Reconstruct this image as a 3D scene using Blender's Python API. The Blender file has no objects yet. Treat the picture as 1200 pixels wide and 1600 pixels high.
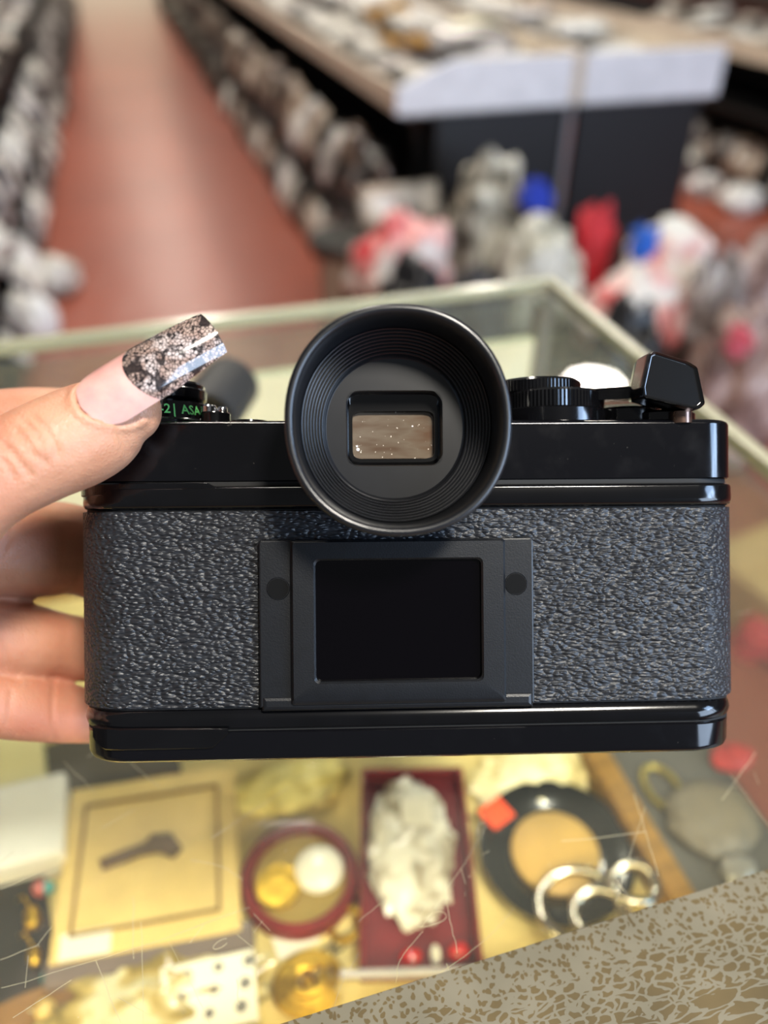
import bpy, bmesh, math, random
import numpy as np
from mathutils import Vector, Matrix, noise
random.seed(7)
S = bpy.context.scene
COL = S.collection

# ------------------------------------------------------------------ camera, world, lights, exposure
EYE = Vector((0, 0, 1.15)); PITCH = math.radians(37.5); FPX = 1250.0
FW = Vector((0, math.cos(PITCH), -math.sin(PITCH)))
UP = Vector((0, math.sin(PITCH), math.cos(PITCH)))
RT = Vector((1, 0, 0))
cd = bpy.data.cameras.new('photo_camera'); cam = bpy.data.objects.new('photo_camera', cd)
COL.objects.link(cam); S.camera = cam
cam.location = EYE; cam.rotation_euler = (math.pi/2 - PITCH, 0, 0)
cd.sensor_fit = 'VERTICAL'; cd.sensor_height = 36; cd.lens = 36*FPX/1600
cd.clip_start = .01; cd.clip_end = 60
cd.dof.use_dof = True; cd.dof.focus_distance = .1725; cd.dof.aperture_fstop = cd.lens/4.6

vs = S.view_settings
vs.view_transform = 'Standard'; vs.look = 'None'; vs.gamma = 1; vs.use_curve_mapping = False
vs.exposure = 0.2

w = bpy.data.worlds.new('store_ambient'); S.world = w; w.use_nodes = True
bg = w.node_tree.nodes['Background']; bg.inputs[0].default_value = (.95, .97, 1, 1); bg.inputs[1].default_value = .11

TH = math.radians(16.3)          # the shop's grid is turned 16.3 degrees to the view
def W(s, t, z=0): return Vector((s*math.cos(TH) - t*math.sin(TH), s*math.sin(TH) + t*math.cos(TH), z))
def ST(P): return (P[0]*math.cos(TH) + P[1]*math.sin(TH), -P[0]*math.sin(TH) + P[1]*math.cos(TH))
def ray(x, y): return FW + (x-600)/FPX*RT + (800-y)/FPX*UP
def on_z(x, y, z):               # where the line of sight meets a level plane -> (s, t)
    d = ray(x, y); return ST(EYE + d*((z-EYE.z)/d.z))
def on_t(x, y, t):               # where it meets an upright plane of the shop's grid -> (s, z)
    d = ray(x, y); a = ST(d); k = t/a[1]; return a[0]*k, EYE.z + d.z*k

def area(name, loc, target, sx, sy, power, col):
    l = bpy.data.lights.new(name, 'AREA'); l.shape = 'RECTANGLE'; l.size = sx; l.size_y = sy
    l.energy = power; l.color = col
    o = bpy.data.objects.new(name, l); COL.objects.link(o); o.location = loc
    o.rotation_euler = (Vector(target) - Vector(loc)).to_track_quat('-Z', 'Y').to_euler()
    return o
KEY = EYE + Vector((.52, -.50, 1.42))
area('ceiling_lamp_light', KEY, KEY + Vector((0, 0, -1)), .26, .30, 52, (1, .94, .84))
WIN = Vector((3.4, -2.3, 1.9))
area('shop_window_light', WIN, (0, .4, .9), 3.0, 2.2, 170, (.60, .76, 1))
SIDE = Vector((.95, -.22, 1.52))
area('side_fill_light', SIDE, (.08, .14, 1.02), .34, .34, 5.0, (.45, .66, 1))  # added bluish fill for the right end of the leather back

# ------------------------------------------------------------------ material helpers
def C(r, g, b, a=1):
    f = lambda c: (c/255/12.92) if c/255 <= .04045 else ((c/255+.055)/1.055)**2.4
    return (f(r), f(g), f(b), a)
def nt(name):
    m = bpy.data.materials.new(name); m.use_nodes = True
    t = m.node_tree; t.nodes.clear()
    out = t.nodes.new('ShaderNodeOutputMaterial'); b = t.nodes.new('ShaderNodeBsdfPrincipled')
    t.links.new(b.outputs[0], out.inputs[0])
    return m, t, b, out
def N(t, typ, **kw):
    n = t.nodes.new(typ)
    for k, v in kw.items():
        if k.startswith('i_'): n.inputs[k[2:].replace('_', ' ')].default_value = v
        else: setattr(n, k, v)
    return n
def coords(t, scale=(1, 1, 1), which='Object'):
    tc = N(t, 'ShaderNodeTexCoord'); mp = N(t, 'ShaderNodeMapping'); mp.inputs['Scale'].default_value = scale
    t.links.new(tc.outputs[which], mp.inputs[0]); return mp.outputs[0]
def ramp(t, fac, stops):
    r = N(t, 'ShaderNodeValToRGB'); e = r.color_ramp.elements
    while len(e) < len(stops): e.new(.5)
    for i, (p, c) in enumerate(stops): e[i].position = p; e[i].color = c
    t.links.new(fac, r.inputs[0]); return r.outputs[0]
def math_n(t, op, a, b=None, c=None):
    n = N(t, 'ShaderNodeMath', operation=op)
    for i, v in enumerate((a, b, c)):
        if v is None: continue
        if isinstance(v, (int, float)): n.inputs[i].default_value = v
        else: t.links.new(v, n.inputs[i])
    return n.outputs[0]
def mixc(t, f, a, b):
    n = N(t, 'ShaderNodeMix', data_type='RGBA')
    for i, v in ((0, f), (6, a), (7, b)):
        if isinstance(v, (int, float)): n.inputs[i].default_value = v
        elif isinstance(v, tuple): n.inputs[i].default_value = v
        else: t.links.new(v, n.inputs[i])
    return n.outputs[2]
MC = {}
def mat(name, col, rough=.5, metal=0, var=.12, scale=20, bump=0, bscale=60, coat=0, spec=.5, col2=None, sss=0, stretch=(1, 1, 1)):
    """one procedural surface: two tones mixed by noise, optional fine relief"""
    if name in MC: return MC[name]
    m, t, b, out = nt(name)
    v = coords(t, stretch)
    n = N(t, 'ShaderNodeTexNoise', i_Scale=scale, i_Detail=4.0); t.links.new(v, n.inputs['Vector'])
    c2 = col2 or tuple(x*(1-var) for x in col[:3]) + (1,)
    c = ramp(t, n.outputs[0], [(.35, col), (.65, c2)])
    t.links.new(c, b.inputs['Base Color'])
    b.inputs['Roughness'].default_value = rough; b.inputs['Metallic'].default_value = metal
    b.inputs['Coat Weight'].default_value = coat; b.inputs['Coat Roughness'].default_value = .08
    b.inputs['Specular IOR Level'].default_value = spec
    if sss:
        b.inputs['Subsurface Weight'].default_value = sss; b.inputs['Subsurface Radius'].default_value = (.004, .0015, .0008); b.inputs['Subsurface Scale'].default_value = 1
    if bump:
        n2 = N(t, 'ShaderNodeTexNoise', i_Scale=bscale, i_Detail=3.0); t.links.new(v, n2.inputs['Vector'])
        bp = N(t, 'ShaderNodeBump', i_Strength=1.0, i_Distance=bump); t.links.new(n2.outputs[0], bp.inputs['Height'])
        t.links.new(bp.outputs[0], b.inputs['Normal'])
    MC[name] = m; return m
def emit(name, col, strength):
    if name in MC: return MC[name]
    m, t, b, out = nt(name); b.inputs['Base Color'].default_value = col
    b.inputs['Emission Color'].default_value = col; b.inputs['Emission Strength'].default_value = strength
    MC[name] = m; return m
def glass_mat(name, tint, ior=1.5, smear=0):
    """thin clear pane: straight through, with the surface's own mirror reflection on its outer face"""
    m, t, b, out = nt(name); t.nodes.remove(b)
    tr = N(t, 'ShaderNodeBsdfTransparent'); tr.inputs[0].default_value = tint
    gl = N(t, 'ShaderNodeBsdfGlossy'); gl.inputs['Roughness'].default_value = .02
    fr = N(t, 'ShaderNodeFresnel'); fr.inputs[0].default_value = ior
    ge = N(t, 'ShaderNodeNewGeometry')
    f = math_n(t, 'MULTIPLY', fr.outputs[0], math_n(t, 'SUBTRACT', 1, ge.outputs['Backfacing']))
    mx = N(t, 'ShaderNodeMixShader'); t.links.new(f, mx.inputs[0]); t.links.new(tr.outputs[0], mx.inputs[1]); t.links.new(gl.outputs[0], mx.inputs[2])
    last = mx.outputs[0]
    if smear:
        df = N(t, 'ShaderNodeBsdfDiffuse'); df.inputs[0].default_value = C(200, 200, 190)
        n = N(t, 'ShaderNodeTexNoise', i_Scale=9.0, i_Detail=6.0); t.links.new(coords(t, (1, 3, 1)), n.inputs['Vector'])
        k = math_n(t, 'MULTIPLY', n.outputs[0], smear)
        m2 = N(t, 'ShaderNodeMixShader'); t.links.new(k, m2.inputs[0]); t.links.new(last, m2.inputs[1]); t.links.new(df.outputs[0], m2.inputs[2]); last = m2.outputs[0]
    t.links.new(last, out.inputs[0]); return m

# ------------------------------------------------------------------ mesh helpers
def obj(name, bm, material, parent=None, smooth=None, loc=None, rotz=None, wn=False):
    me = bpy.data.meshes.new(name)
    if isinstance(bm, bmesh.types.BMesh):
        bmesh.ops.recalc_face_normals(bm, faces=bm.faces); bm.to_mesh(me); bm.free()
    else: me.from_pydata(*bm)
    me.materials.append(material)
    if smooth is not None:
        me.polygons.foreach_set('use_smooth', [True]*len(me.polygons)); me.set_sharp_from_angle(angle=math.radians(smooth))
    o = bpy.data.objects.new(name, me); COL.objects.link(o)
    if wn: o.modifiers.new('flat_faces', 'WEIGHTED_NORMAL').keep_sharp = True
    if parent: o.parent = parent
    if loc is not None: o.location = loc
    if rotz is not None: o.rotation_euler = (0, 0, rotz)
    return o
def tag(o, label=None, cat=None, group=None, kind=None):
    if label: o['label'] = label
    if cat: o['category'] = cat
    if group: o['group'] = group
    if kind: o['kind'] = kind
    return o
def empty(name, label=None, cat=None, loc=(0, 0, 0), rotz=TH, group=None, kind=None):
    o = bpy.data.objects.new(name, None); o.empty_display_size = .02; COL.objects.link(o)
    o.location = loc; o.rotation_euler = (0, 0, rotz)
    return tag(o, label, cat, group, kind)
def box(bm, x0, x1, y0, y1, z0, z1, bev=0, seg=2):
    r = bmesh.ops.create_cube(bm, size=1)
    for v in r['verts']:
        v.co = Vector(((x0+x1)/2 + v.co.x*(x1-x0), (y0+y1)/2 + v.co.y*(y1-y0), (z0+z1)/2 + v.co.z*(z1-z0)))
    if bev:
        es = list({e for v in r['verts'] for e in v.link_edges})
        bmesh.ops.bevel(bm, geom=es, offset=bev, segments=seg, affect='EDGES', profile=.5)
    return bm
def bx(*a, **k): return box(bmesh.new(), *a, **k)
def rings(bm, rs, cap0=True, cap1=True, closed=True):
    """loft through rings of equal vertex count"""
    vv = [[bm.verts.new(p) for p in r] for r in rs]
    n = len(vv[0])
    for a, b in zip(vv, vv[1:]):
        for i in range(n if closed else n-1):
            j = (i+1) % n; bm.faces.new((a[i], a[j], b[j], b[i]))
    if cap0: bm.faces.new(vv[0])
    if cap1: bm.faces.new(vv[-1])
    return bm
def rrect(x0, x1, y0, y1, r, z, seg=8):
    P = []
    r = min(r, (x1-x0)/2-1e-6, (y1-y0)/2-1e-6)
    for cx, cy, a0 in ((x1-r, y1-r, 0), (x0+r, y1-r, 90), (x0+r, y0+r, 180), (x1-r, y0+r, 270)):
        for i in range(seg+1):
            a = math.radians(a0 + 90*i/seg); P.append((cx + r*math.cos(a), cy + r*math.sin(a), z))
    return P
def stack(x0, x1, y0, y1, r, levels, seg=10):
    """rounded slab: levels = (z, inset)"""
    return rings(bmesh.new(), [rrect(x0+i, x1-i, y0+i, y1-i, max(r-i, .0005), z, seg) for z, i in levels])
def lathe(bm, prof, n=32, ax=(0, 0), cap=True, knurl=None):
    """profile (radius, z) turned about a vertical line through ax"""
    rs = []
    for k, (r, z) in enumerate(prof):
        ring = []
        for i in range(n):
            rr = r*(1 - (knurl[1] if knurl and k in knurl[0] and i % 2 else 0)); a = 2*math.pi*i/n
            ring.append((ax[0] + rr*math.cos(a), ax[1] + rr*math.sin(a), z))
        rs.append(ring)
    return rings(bm, rs, cap, cap)
def tube(bm, pts, rad, n=10):
    pts = [Vector(p) for p in pts]; rs = []
    rad = rad if isinstance(rad, (list, tuple)) else [rad]*len(pts)
    prev = None
    for i, p in enumerate(pts):
        d = (pts[min(i+1, len(pts)-1)] - pts[max(i-1, 0)]).normalized()
        if prev is None: a = d.orthogonal().normalized()
        else: a = (prev - d*prev.dot(d)).normalized()
        prev = a; b = d.cross(a)
        rs.append([p + (a*math.cos(2*math.pi*k/n) + b*math.sin(2*math.pi*k/n))*rad[i] for k in range(n)])
    return rings(bm, rs)
def spline(pts, m=8):
    """Catmull-Rom through points of any dimension"""
    P = [np.array(p, float) for p in pts]; P = [2*P[0]-P[1]] + P + [2*P[-1]-P[-2]]; out = []
    for i in range(1, len(P)-2):
        for k in range(m):
            u = k/m
            out.append(.5*((2*P[i]) + (P[i+1]-P[i-1])*u + (2*P[i-1]-5*P[i]+4*P[i+1]-P[i+2])*u*u + (3*P[i]-P[i-1]-3*P[i+1]+P[i+2])*u**3))
    out.append(P[-2]); return out
def prism_y(poly, y0, y1, bev=0, seg=2):
    """outline in x,z given thickness from y0 (near) to y1; near rim bevelled"""
    bm = bmesh.new()
    a = [bm.verts.new((x, y0, z)) for x, z in poly]; b = [bm.verts.new((x, y1, z)) for x, z in poly]
    f = bm.faces.new(a); bm.faces.new(list(reversed(b)))
    n = len(a)
    for i in range(n): bm.faces.new((a[i], b[i], b[(i+1) % n], a[(i+1) % n]))
    if bev: bmesh.ops.bevel(bm, geom=list(f.edges), offset=bev, segments=seg, affect='EDGES', profile=.5)
    return bm
def prism_z(poly, z0, z1, bev=0, seg=2):
    bm = bmesh.new()
    a = [bm.verts.new((x, y, z1)) for x, y in poly]; b = [bm.verts.new((x, y, z0)) for x, y in poly]
    f = bm.faces.new(a); bm.faces.new(list(reversed(b))); n = len(a)
    for i in range(n): bm.faces.new((a[i], b[i], b[(i+1) % n], a[(i+1) % n]))
    if bev: bmesh.ops.bevel(bm, geom=list(f.edges), offset=bev, segments=seg, affect='EDGES', profile=.5)
    return bm
def lump(sx, sy, sz, seed, amp=.25, freq=2.2, sub=4, flat=True, crease=0):
    """soft bundle: ball pushed about by noise, flattened underneath; base at z = 0"""
    bm = bmesh.new(); bmesh.ops.create_icosphere(bm, subdivisions=sub, radius=1)
    off = Vector((seed*3.1, seed*1.7, seed*.9))
    for v in bm.verts:
        d = 1 + amp*noise.noise(v.co*freq + off) + amp*.5*noise.noise(v.co*freq*2.3 + off)
        if crease: d -= crease*(1-abs(noise.noise(v.co*freq*1.7 - off)))**4
        c = v.co*d
        if flat and c.z < -.55: c.z = -.55 + (c.z+.55)*.12
        v.co = Vector((c.x*sx, c.y*sy, (c.z+.6)*sz))
    zmin = min(v.co.z for v in bm.verts)
    for v in bm.verts: v.co.z -= zmin
    return bm
def pouch(wd, ht, th, seed, n=7, amp=.004):
    """filled plastic sleeve lying flat: pillow with crimped ends and creases; base at z = 0"""
    bm = bmesh.new(); top, bot = [], []
    for i in range(n+1):
        ra, rb = [], []
        for j in range(n+1):
            u, v = i/n*2-1, j/n*2-1
            f = ((1-abs(u)**3)*(1-abs(v)**4))**.5
            x, y = u*wd/2, v*ht/2
            k = noise.noise(Vector((x*40, y*40, seed*5.3)))
            h = th/2*f*(1+.5*k)
            wv = .02*wd*noise.noise(Vector((y*30, seed, 0)))
            ra.append(bm.verts.new((x + wv, y, th/2 + h + amp*k)))
            rb.append(ra[-1] if (i in (0, n) or j in (0, n)) else bm.verts.new((x + wv, y, th/2 - h*.85)))
        top.append(ra); bot.append(rb)
    for g in (top, bot):
        for i in range(n):
            for j in range(n):
                q = [g[i][j], g[i+1][j], g[i+1][j+1], g[i][j+1]]
                try: bm.faces.new(q)
                except ValueError: pass
    return bm

# ------------------------------------------------------------------ the shop: floor, walls
def floor_mat():
    m, t, b, out = nt('painted_floor')
    v = coords(t, (1, 1, 1))
    n = N(t, 'ShaderNodeTexNoise', i_Scale=1.1, i_Detail=6.0); t.links.new(v, n.inputs['Vector'])
    c = ramp(t, n.outputs[0], [(.3, C(160, 82, 62)), (.7, C(143, 72, 54))])
    t.links.new(c, b.inputs['Base Color']); b.inputs['Roughness'].default_value = .36
    n2 = N(t, 'ShaderNodeTexNoise', i_Scale=7.0, i_Detail=3.0); t.links.new(v, n2.inputs['Vector'])
    bp = N(t, 'ShaderNodeBump', i_Strength=.35, i_Distance=.01); t.links.new(n2.outputs[0], bp.inputs['Height']); t.links.new(bp.outputs[0], b.inputs['Normal'])
    return m
tag(obj('floor', bx(-9, 9, -4, 19, -.06, 0), floor_mat(), rotz=TH), kind='structure')
wallm = mat('wall_paint', C(150, 140, 130), .8)
tag(obj('wall_back', bx(-9, 9, 18.5, 18.7, 0, 3.2), wallm, rotz=TH), kind='structure')
tag(obj('wall_left', bx(-9, -8.8, -4, 18.5, 0, 3.2), wallm, rotz=TH), kind='structure')
tag(obj('wall_right', bx(8.8, 9, -4, 18.5, 0, 3.2), wallm, rotz=TH), kind='structure')

d = empty('added_door_1', kind='structure', loc=W(.12, 18.5, 0))  # unseen glowing door, added to lay the bright streak along the aisle floor
obj('frame', bx(-.95, .95, -.05, 0, 0, 2.35, bev=.01), mat('door_frame', C(90, 84, 78), .5), d)
obj('glow_pane', bx(-.85, .85, -.06, -.05, .1, 2.25), emit('streak_glow', (1, .84, .60, 1), 1.9), d)
obj('push_bar', bx(-.45, .45, -.10, -.07, 1.0, 1.05, bev=.01), mat('door_bar', C(150, 150, 150), .3, metal=1), d)
# ------------------------------------------------------------------ ceiling lamps
hous = mat('lamp_housing', C(225, 225, 222), .4)
tubes = emit('lamp_diffuser', (1, .92, .80, 1), 108)
def ceiling_lamp(s, t, label):
    r = empty('ceiling_lamp', label, 'ceiling lamp', W(s, t, 2.85), TH, 'round lamps in a grid on the ceiling')
    obj('housing', lathe(bmesh.new(), [(.155, .0), (.165, .02), (.15, .07), (.06, .11), (.02, .12)], 28), hous, r, 40)
    obj('diffuser', lathe(bmesh.new(), [(.02, -.014), (.10, -.010), (.145, .0), (.15, .01)], 28), tubes, r, 60)
    obj('hanger', tube(bmesh.new(), [(0, 0, .11), (0, 0, .40)], .006, 6), hous, r)
ORD = ('first', 'second', 'third', 'fourth', 'fifth', 'sixth', 'seventh')
for i, t in enumerate((1.76, 3.41, 5.05, 6.70, 8.35, 10.0, 12.0)):
    ceiling_lamp(.22, t, ORD[i] + ' round lamp from the counter in the row above the red aisle')
for i, t in enumerate((3.41, 5.05, 6.70)):
    ceiling_lamp(2.19, t, ORD[i] + ' round lamp from the counter in the row beyond the white bins')
kl = empty('ceiling_lamp', 'square panel lamp above the glass counter', 'ceiling lamp', KEY + Vector((0, 0, .012)), 0)
obj('housing', bx(-.19, .19, -.21, .21, .0, .05, bev=.006), hous, kl); obj('hanger', tube(bmesh.new(), [(0, 0, .05), (0, 0, .5)], .006, 6), hous, kl)
sl = empty('added_fill_lamp', 'added cool white fill lamp on a stand right of the counter', 'lamp', (SIDE.x + .02, SIDE.y - .02, 0), math.atan2(.36, -.87) - math.pi/2)  # unseen stand, made up to carry the added bluish fill
obj('pole', tube(bmesh.new(), [(0, -.02, .02), (0, -.02, 1.5)], .012, 10), blackm_ := mat('black_steel', C(16, 16, 18), .35), sl, 40); obj('foot', lathe(bmesh.new(), [(.16, 0), (.16, .012), (.02, .022)], 32), blackm_, sl, 40)

# ------------------------------------------------------------------ racks of packed goods
black = mat('black_laminate', C(11, 11, 12), .5)
blackm = mat('black_steel', C(16, 16, 18), .35)
beige = mat('bin_board', C(220, 204, 184), .55)
white = mat('bin_front_white', C(232, 232, 236), .4)
def package_mat(name, stops, sc=14, seed=0.):
    m, t, b, out = nt(name)
    v = coords(t); oi = N(t, 'ShaderNodeObjectInfo')
    n = N(t, 'ShaderNodeTexNoise', noise_dimensions='4D', i_Scale=sc, i_Detail=3.0)
    t.links.new(v, n.inputs['Vector']); t.links.new(math_n(t, 'MULTIPLY_ADD', oi.outputs['Random'], 40, seed), n.inputs['W'])
    f = math_n(t, 'ADD', math_n(t, 'MULTIPLY', n.outputs[0], .75), math_n(t, 'MULTIPLY', oi.outputs['Random'], .25))
    t.links.new(ramp(t, f, stops), b.inputs['Base Color'])
    b.inputs['Roughness'].default_value = .28; b.inputs['Coat Weight'].default_value = .4; b.inputs['Coat Roughness'].default_value = .12
    n2 = N(t, 'ShaderNodeTexNoise', i_Scale=45.0, i_Detail=2.0); t.links.new(v, n2.inputs['Vector'])
    bp = N(t, 'ShaderNodeBump', i_Strength=.8, i_Distance=.006); t.links.new(n2.outputs[0], bp.inputs['Height']); t.links.new(bp.outputs[0], b.inputs['Normal'])
    return m
pk_grey = package_mat('sleeved_goods_grey', [(.36, C(22, 20, 20)), (.46, C(98, 90, 88)), (.56, C(196, 188, 182)), (.68, C(240, 238, 236))])
pk_brown = package_mat('sleeved_goods_brown', [(.36, C(26, 20, 17)), (.47, C(104, 82, 70)), (.58, C(180, 160, 142)), (.70, C(230, 222, 208))], seed=9.)
pk_pale = package_mat('sleeved_goods_pale', [(.30, C(90, 86, 82)), (.42, C(180, 174, 164)), (.56, C(222, 218, 208)), (.7, C(246, 245, 240))], seed=4.)
pk_yellow = mat('sleeved_goods_yellow', C(232, 170, 40), .35, var=.5, scale=18, bump=.004, col2=C(196, 150, 90))
PM = {}
def pmesh(kind, k, material):
    key = (kind, k, material.name)
    if key not in PM:
        dims = {'stand': (.15, .115, .045), 'flat': (.20, .15, .035)}[kind]
        bm = pouch(*dims, seed=k + 1)
        bmesh.ops.recalc_face_normals(bm, faces=bm.faces)
        me = bpy.data.meshes.new('sleeved_pack'); bm.to_mesh(me); bm.free(); me.materials.append(material)
        me.polygons.foreach_set('use_smooth', [True]*len(me.polygons)); PM[key] = me
    return PM[key]
def pack(s, t, z, kind, material, label, group, rx, ry, rz, sc=1.0):
    o = bpy.data.objects.new('sleeved_pack', pmesh(kind, random.randrange(5), material)); COL.objects.link(o)
    o.location = W(s, t, z); o.rotation_mode = 'XYZ'; o.rotation_euler = (rx, ry, TH + rz); o.scale = (sc, sc, sc)
    tone = {'sleeved_goods_grey': 'grey ', 'sleeved_goods_brown': 'brown ', 'sleeved_goods_pale': 'pale '}.get(material.name, '')
    return tag(o, tone + label, 'package', (tone + group) if group else None)
def merged(name, specs, material, label, parent=None):
    """the far rest of a row as one uncountable mass"""
    bm = bmesh.new()
    for (s, t, z, rx, ry, rz) in specs:
        p = pouch(.19, .15, .045, random.random()*9, n=4)
        M = Matrix.Translation((s, t, z)) @ Matrix.Rotation(rz, 4, 'Z') @ Matrix.Rotation(ry, 4, 'Y') @ Matrix.Rotation(rx, 4, 'X')
        bmesh.ops.transform(p, matrix=M, verts=p.verts); me = bpy.data.meshes.new('tmp'); p.to_mesh(me); p.free(); bm.from_mesh(me); bpy.data.meshes.remove(me)
    o = obj(name, bm, material, None, 60, rotz=TH); return tag(o, label, 'packages', kind='stuff')
U = random.uniform
def tier_row(s, z, side, t0, t1, t2, mats, label, group, far_label, step=.128, grow=1.0):
    """sleeves leaning out of a shelf that faces the aisle (side -1: face looks to -s)"""
    t = t0
    while t < t1:
        pack(s + U(-.015, .02)*side*-1, t, z + .085 + U(-.01, .02), 'stand', random.choice(mats), label, group, 0, side*(1.15 + U(-.25, .2)), U(-.25, .25), U(.9, 1.25)*grow)
        t += step*U(.95, 1.15)
    sp = []
    while t < t2:
        sp.append((s + U(-.015, .02), t, z + .085 + U(-.01, .02), 0, side*(1.15 + U(-.25, .2)), U(-.2, .2))); t += .11
    if sp: merged('sleeved_packs', sp, mats[0], far_label)
def heap(s0, s1, t0, t1, z, n, mats, label, group, zamp=.05, big=1.0):
    """loose courses of sleeves laid flat, the second over the joints of the first"""
    ws, wt = .205*big, .155*big; done = 0; t = t0
    while done < n and t < t1:
        for layer in (0, 1):
            k = max(int((s1-s0+.15)/ws) - layer, 1)
            for i in range(k):
                if layer and random.random() < .35: continue
                s = (s0+s1)/2 + (i-(k-1)/2)*ws + U(-.02, .02)
                pack(s, t + layer*wt*.5 + U(-.015, .015), z + layer*.05*big + U(0, .012), 'flat', random.choice(mats), label, group, U(-.16, .16), U(-.16, .16), U(-.3, .3) + random.choice((0, math.pi)), U(.9, 1.05)*big); done += 1
        t += wt*1.05
# left rack: face towards the aisle at s = -.40
r = empty('goods_rack', 'black two-tier goods rack along the left side of the red aisle', 'rack', W(-.9, 2.0, 0))
obj('plinth', bx(-.5, .46, 0, 11.5, 0, .03), black, r)
for z, x1 in ((.32, .47), (.62, .48)): obj('shelf', bx(-.5, x1, 0, 11.5, z, z+.02), black, r)
obj('core_panel', bx(-.06, -.02, 0, 11.5, .07, .66), black, r)
obj('bin_side', bx(.48, .495, 0, 11.5, .61, .66), black, r)
obj('end_panel', bx(-.5, .46, -.02, 0, 0, .66), black, r)
for k in range(6): obj('upright', bx(.40, .44, .1 + k*2.2, .14 + k*2.2, .07, .60), blackm, r)
tier_row(-.45, .02, 1, 2.35, 6.0, 13, [pk_grey, pk_grey, pk_pale], 'sleeved pack on the bottom tier of the left rack', 'packs on the bottom tier of the left rack', 'far grey packs at the end of the left rack bottom tier', grow=.85)
tier_row(-.44, .33, 1, 2.1, 5.4, 13, [pk_grey, pk_pale], 'sleeved pack on the middle tier of the left rack', 'packs on the middle tier of the left rack', 'far grey packs at the end of the left rack middle tier', grow=.85)
heap(-.76, -.48, 2.3, 8, .655, 60, [pk_brown, pk_pale, pk_grey], 'sleeved pack heaped in the open top of the left rack', 'packs in the top of the left rack')
tag(obj('white_bag', lump(.075, .075, .09, 3, .2, sub=3), mat('white_plastic', C(236, 236, 234), .3, bump=.004, bscale=40), None, 60, loc=W(-.40, 2.66, .0), rotz=TH), 'small bright white bag on the floor at the near end of the left rack', 'bag')
tag(obj('grey_bag', lump(.075, .08, .08, 8, .3, sub=3), pk_pale, None, 60, loc=W(-.345, 3.05, .0), rotz=TH), 'pale grey bag bulging out onto the red floor from the left rack', 'bag')

# middle gondola: two tiers facing the aisle, open bins on top
r = empty('display_gondola', 'black gondola with white-fronted open bins on top, right of the red aisle', 'display gondola', W(.63, 2.42, 0))
obj('plinth', bx(0.02, 1.13, .03, 11, 0, .06), black, r)
obj('shelf', bx(.02, .6, .03, 11, .30, .32), black, r)
obj('bin_deck', bx(.13, 1.15, .0, 11, .645, .69), mat('bin_liner', C(176, 174, 168), .6, var=.4, scale=12), r)
obj('core_panel', bx(.55, .60, .03, 11, .06, .645), black, r)
obj('bin_side', bx(.11, .13, .0, 11, .655, .725, bev=.004), beige, r)
obj('bin_side', bx(1.15, 1.17, .0, 11, .655, .79, bev=.004), beige, r)
obj('end_panel', bx(.24, .665, .0, .03, 0, .65, bev=.003), black, r)
obj('end_panel', bx(.70, 1.13, .0, .03, 0, .65, bev=.003), black, r)
obj('bin_front', prism_y([(.11, .655), (.655, .655), (.655, .79), (.28, .79), (.11, .725)], -.02, 0, .004), white, r)
obj('bin_front', prism_y([(.695, .655), (1.17, .655), (1.17, .79), (.695, .79)], -.02, 0, .004), white, r)
obj('bin_divider', bx(.66, .69, -.01, 11, .655, .80, bev=.003), beige, r)
for k in range(1, 5): obj('bin_divider', bx(.13, 1.15, k*2.2, k*2.2+.02, .655, .73), beige, r)
for k in range(6): obj('upright', bx(.22, .26, .12 + k*2.0, .16 + k*2.0, .06, .645), blackm, r)
obj('hanging_strap', bx(.655, .675, -.012, -.006, .30, .66), mat('grey_strap', C(120, 118, 122), .5), r)
tier_row(.69, .02, -1, 2.55, 6, 13, [pk_brown, pk_grey, pk_pale], 'sleeved pack on the bottom tier right of the red aisle', 'packs on the bottom tier of the middle gondola', 'far packs at the end of the middle gondola bottom tier', step=.15, grow=1.2)
tier_row(.73, .31, -1, 2.55, 6, 13, [pk_brown, pk_brown, pk_grey], 'sleeved pack on the upper tier under the beige bin side', 'packs on the upper tier of the middle gondola', 'far packs at the end of the middle gondola upper tier', step=.155, grow=1.25)
for k, (ss, tt, zz) in enumerate(((.70, 2.40, .33), (.80, 2.40, .33), (.72, 2.36, .08), (.82, 2.38, .10))):
    pack(ss, tt, zz + .07, 'stand', (pk_brown, pk_pale, pk_grey, pk_pale)[k], 'sleeved pack on the near end corner of the gondola tiers', 'packs at the near corner of the middle gondola', 1.2, 0, U(-.3, .3), 1.1)
heap(.84, 1.26, 2.55, 6.8, .705, 84, [pk_pale, pk_pale, pk_pale, pk_grey], 'sleeved pack heaped in the wide left bin of the gondola', 'packs in the left bin of the gondola', .07, 1.35)
heap(1.36, 1.78, 2.52, 6.0, .705, 50, [pk_pale, pk_pale, pk_pale, pk_grey], 'sleeved pack heaped in the right bin of the gondola', 'packs in the right bin of the gondola', .07, 1.12)
for k, (px, py) in enumerate(((632, 75), (655, 92), (610, 60))):
    s_, t_ = on_z(px, py, .75)
    o = pack(s_, t_, .745 + .03*k, 'flat', pk_yellow, ('bright yellow plastic pack at the near left corner of the bins', 'orange yellow plastic pack tilted against the bin front corner', 'dull yellow plastic pack behind the brighter yellow ones')[k], None, .3*k, .25, .4 + k, .85)
s_, t_ = on_z(735, 62, .77)
tag(obj('cream_parcel', pouch(.2, .16, .05, 3), mat('cream_film', C(238, 236, 200), .3, bump=.003), None, 60, loc=W(s_, t_, .775), rotz=TH+.4), 'cream parcel just behind the left white bin front', 'package')

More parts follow.
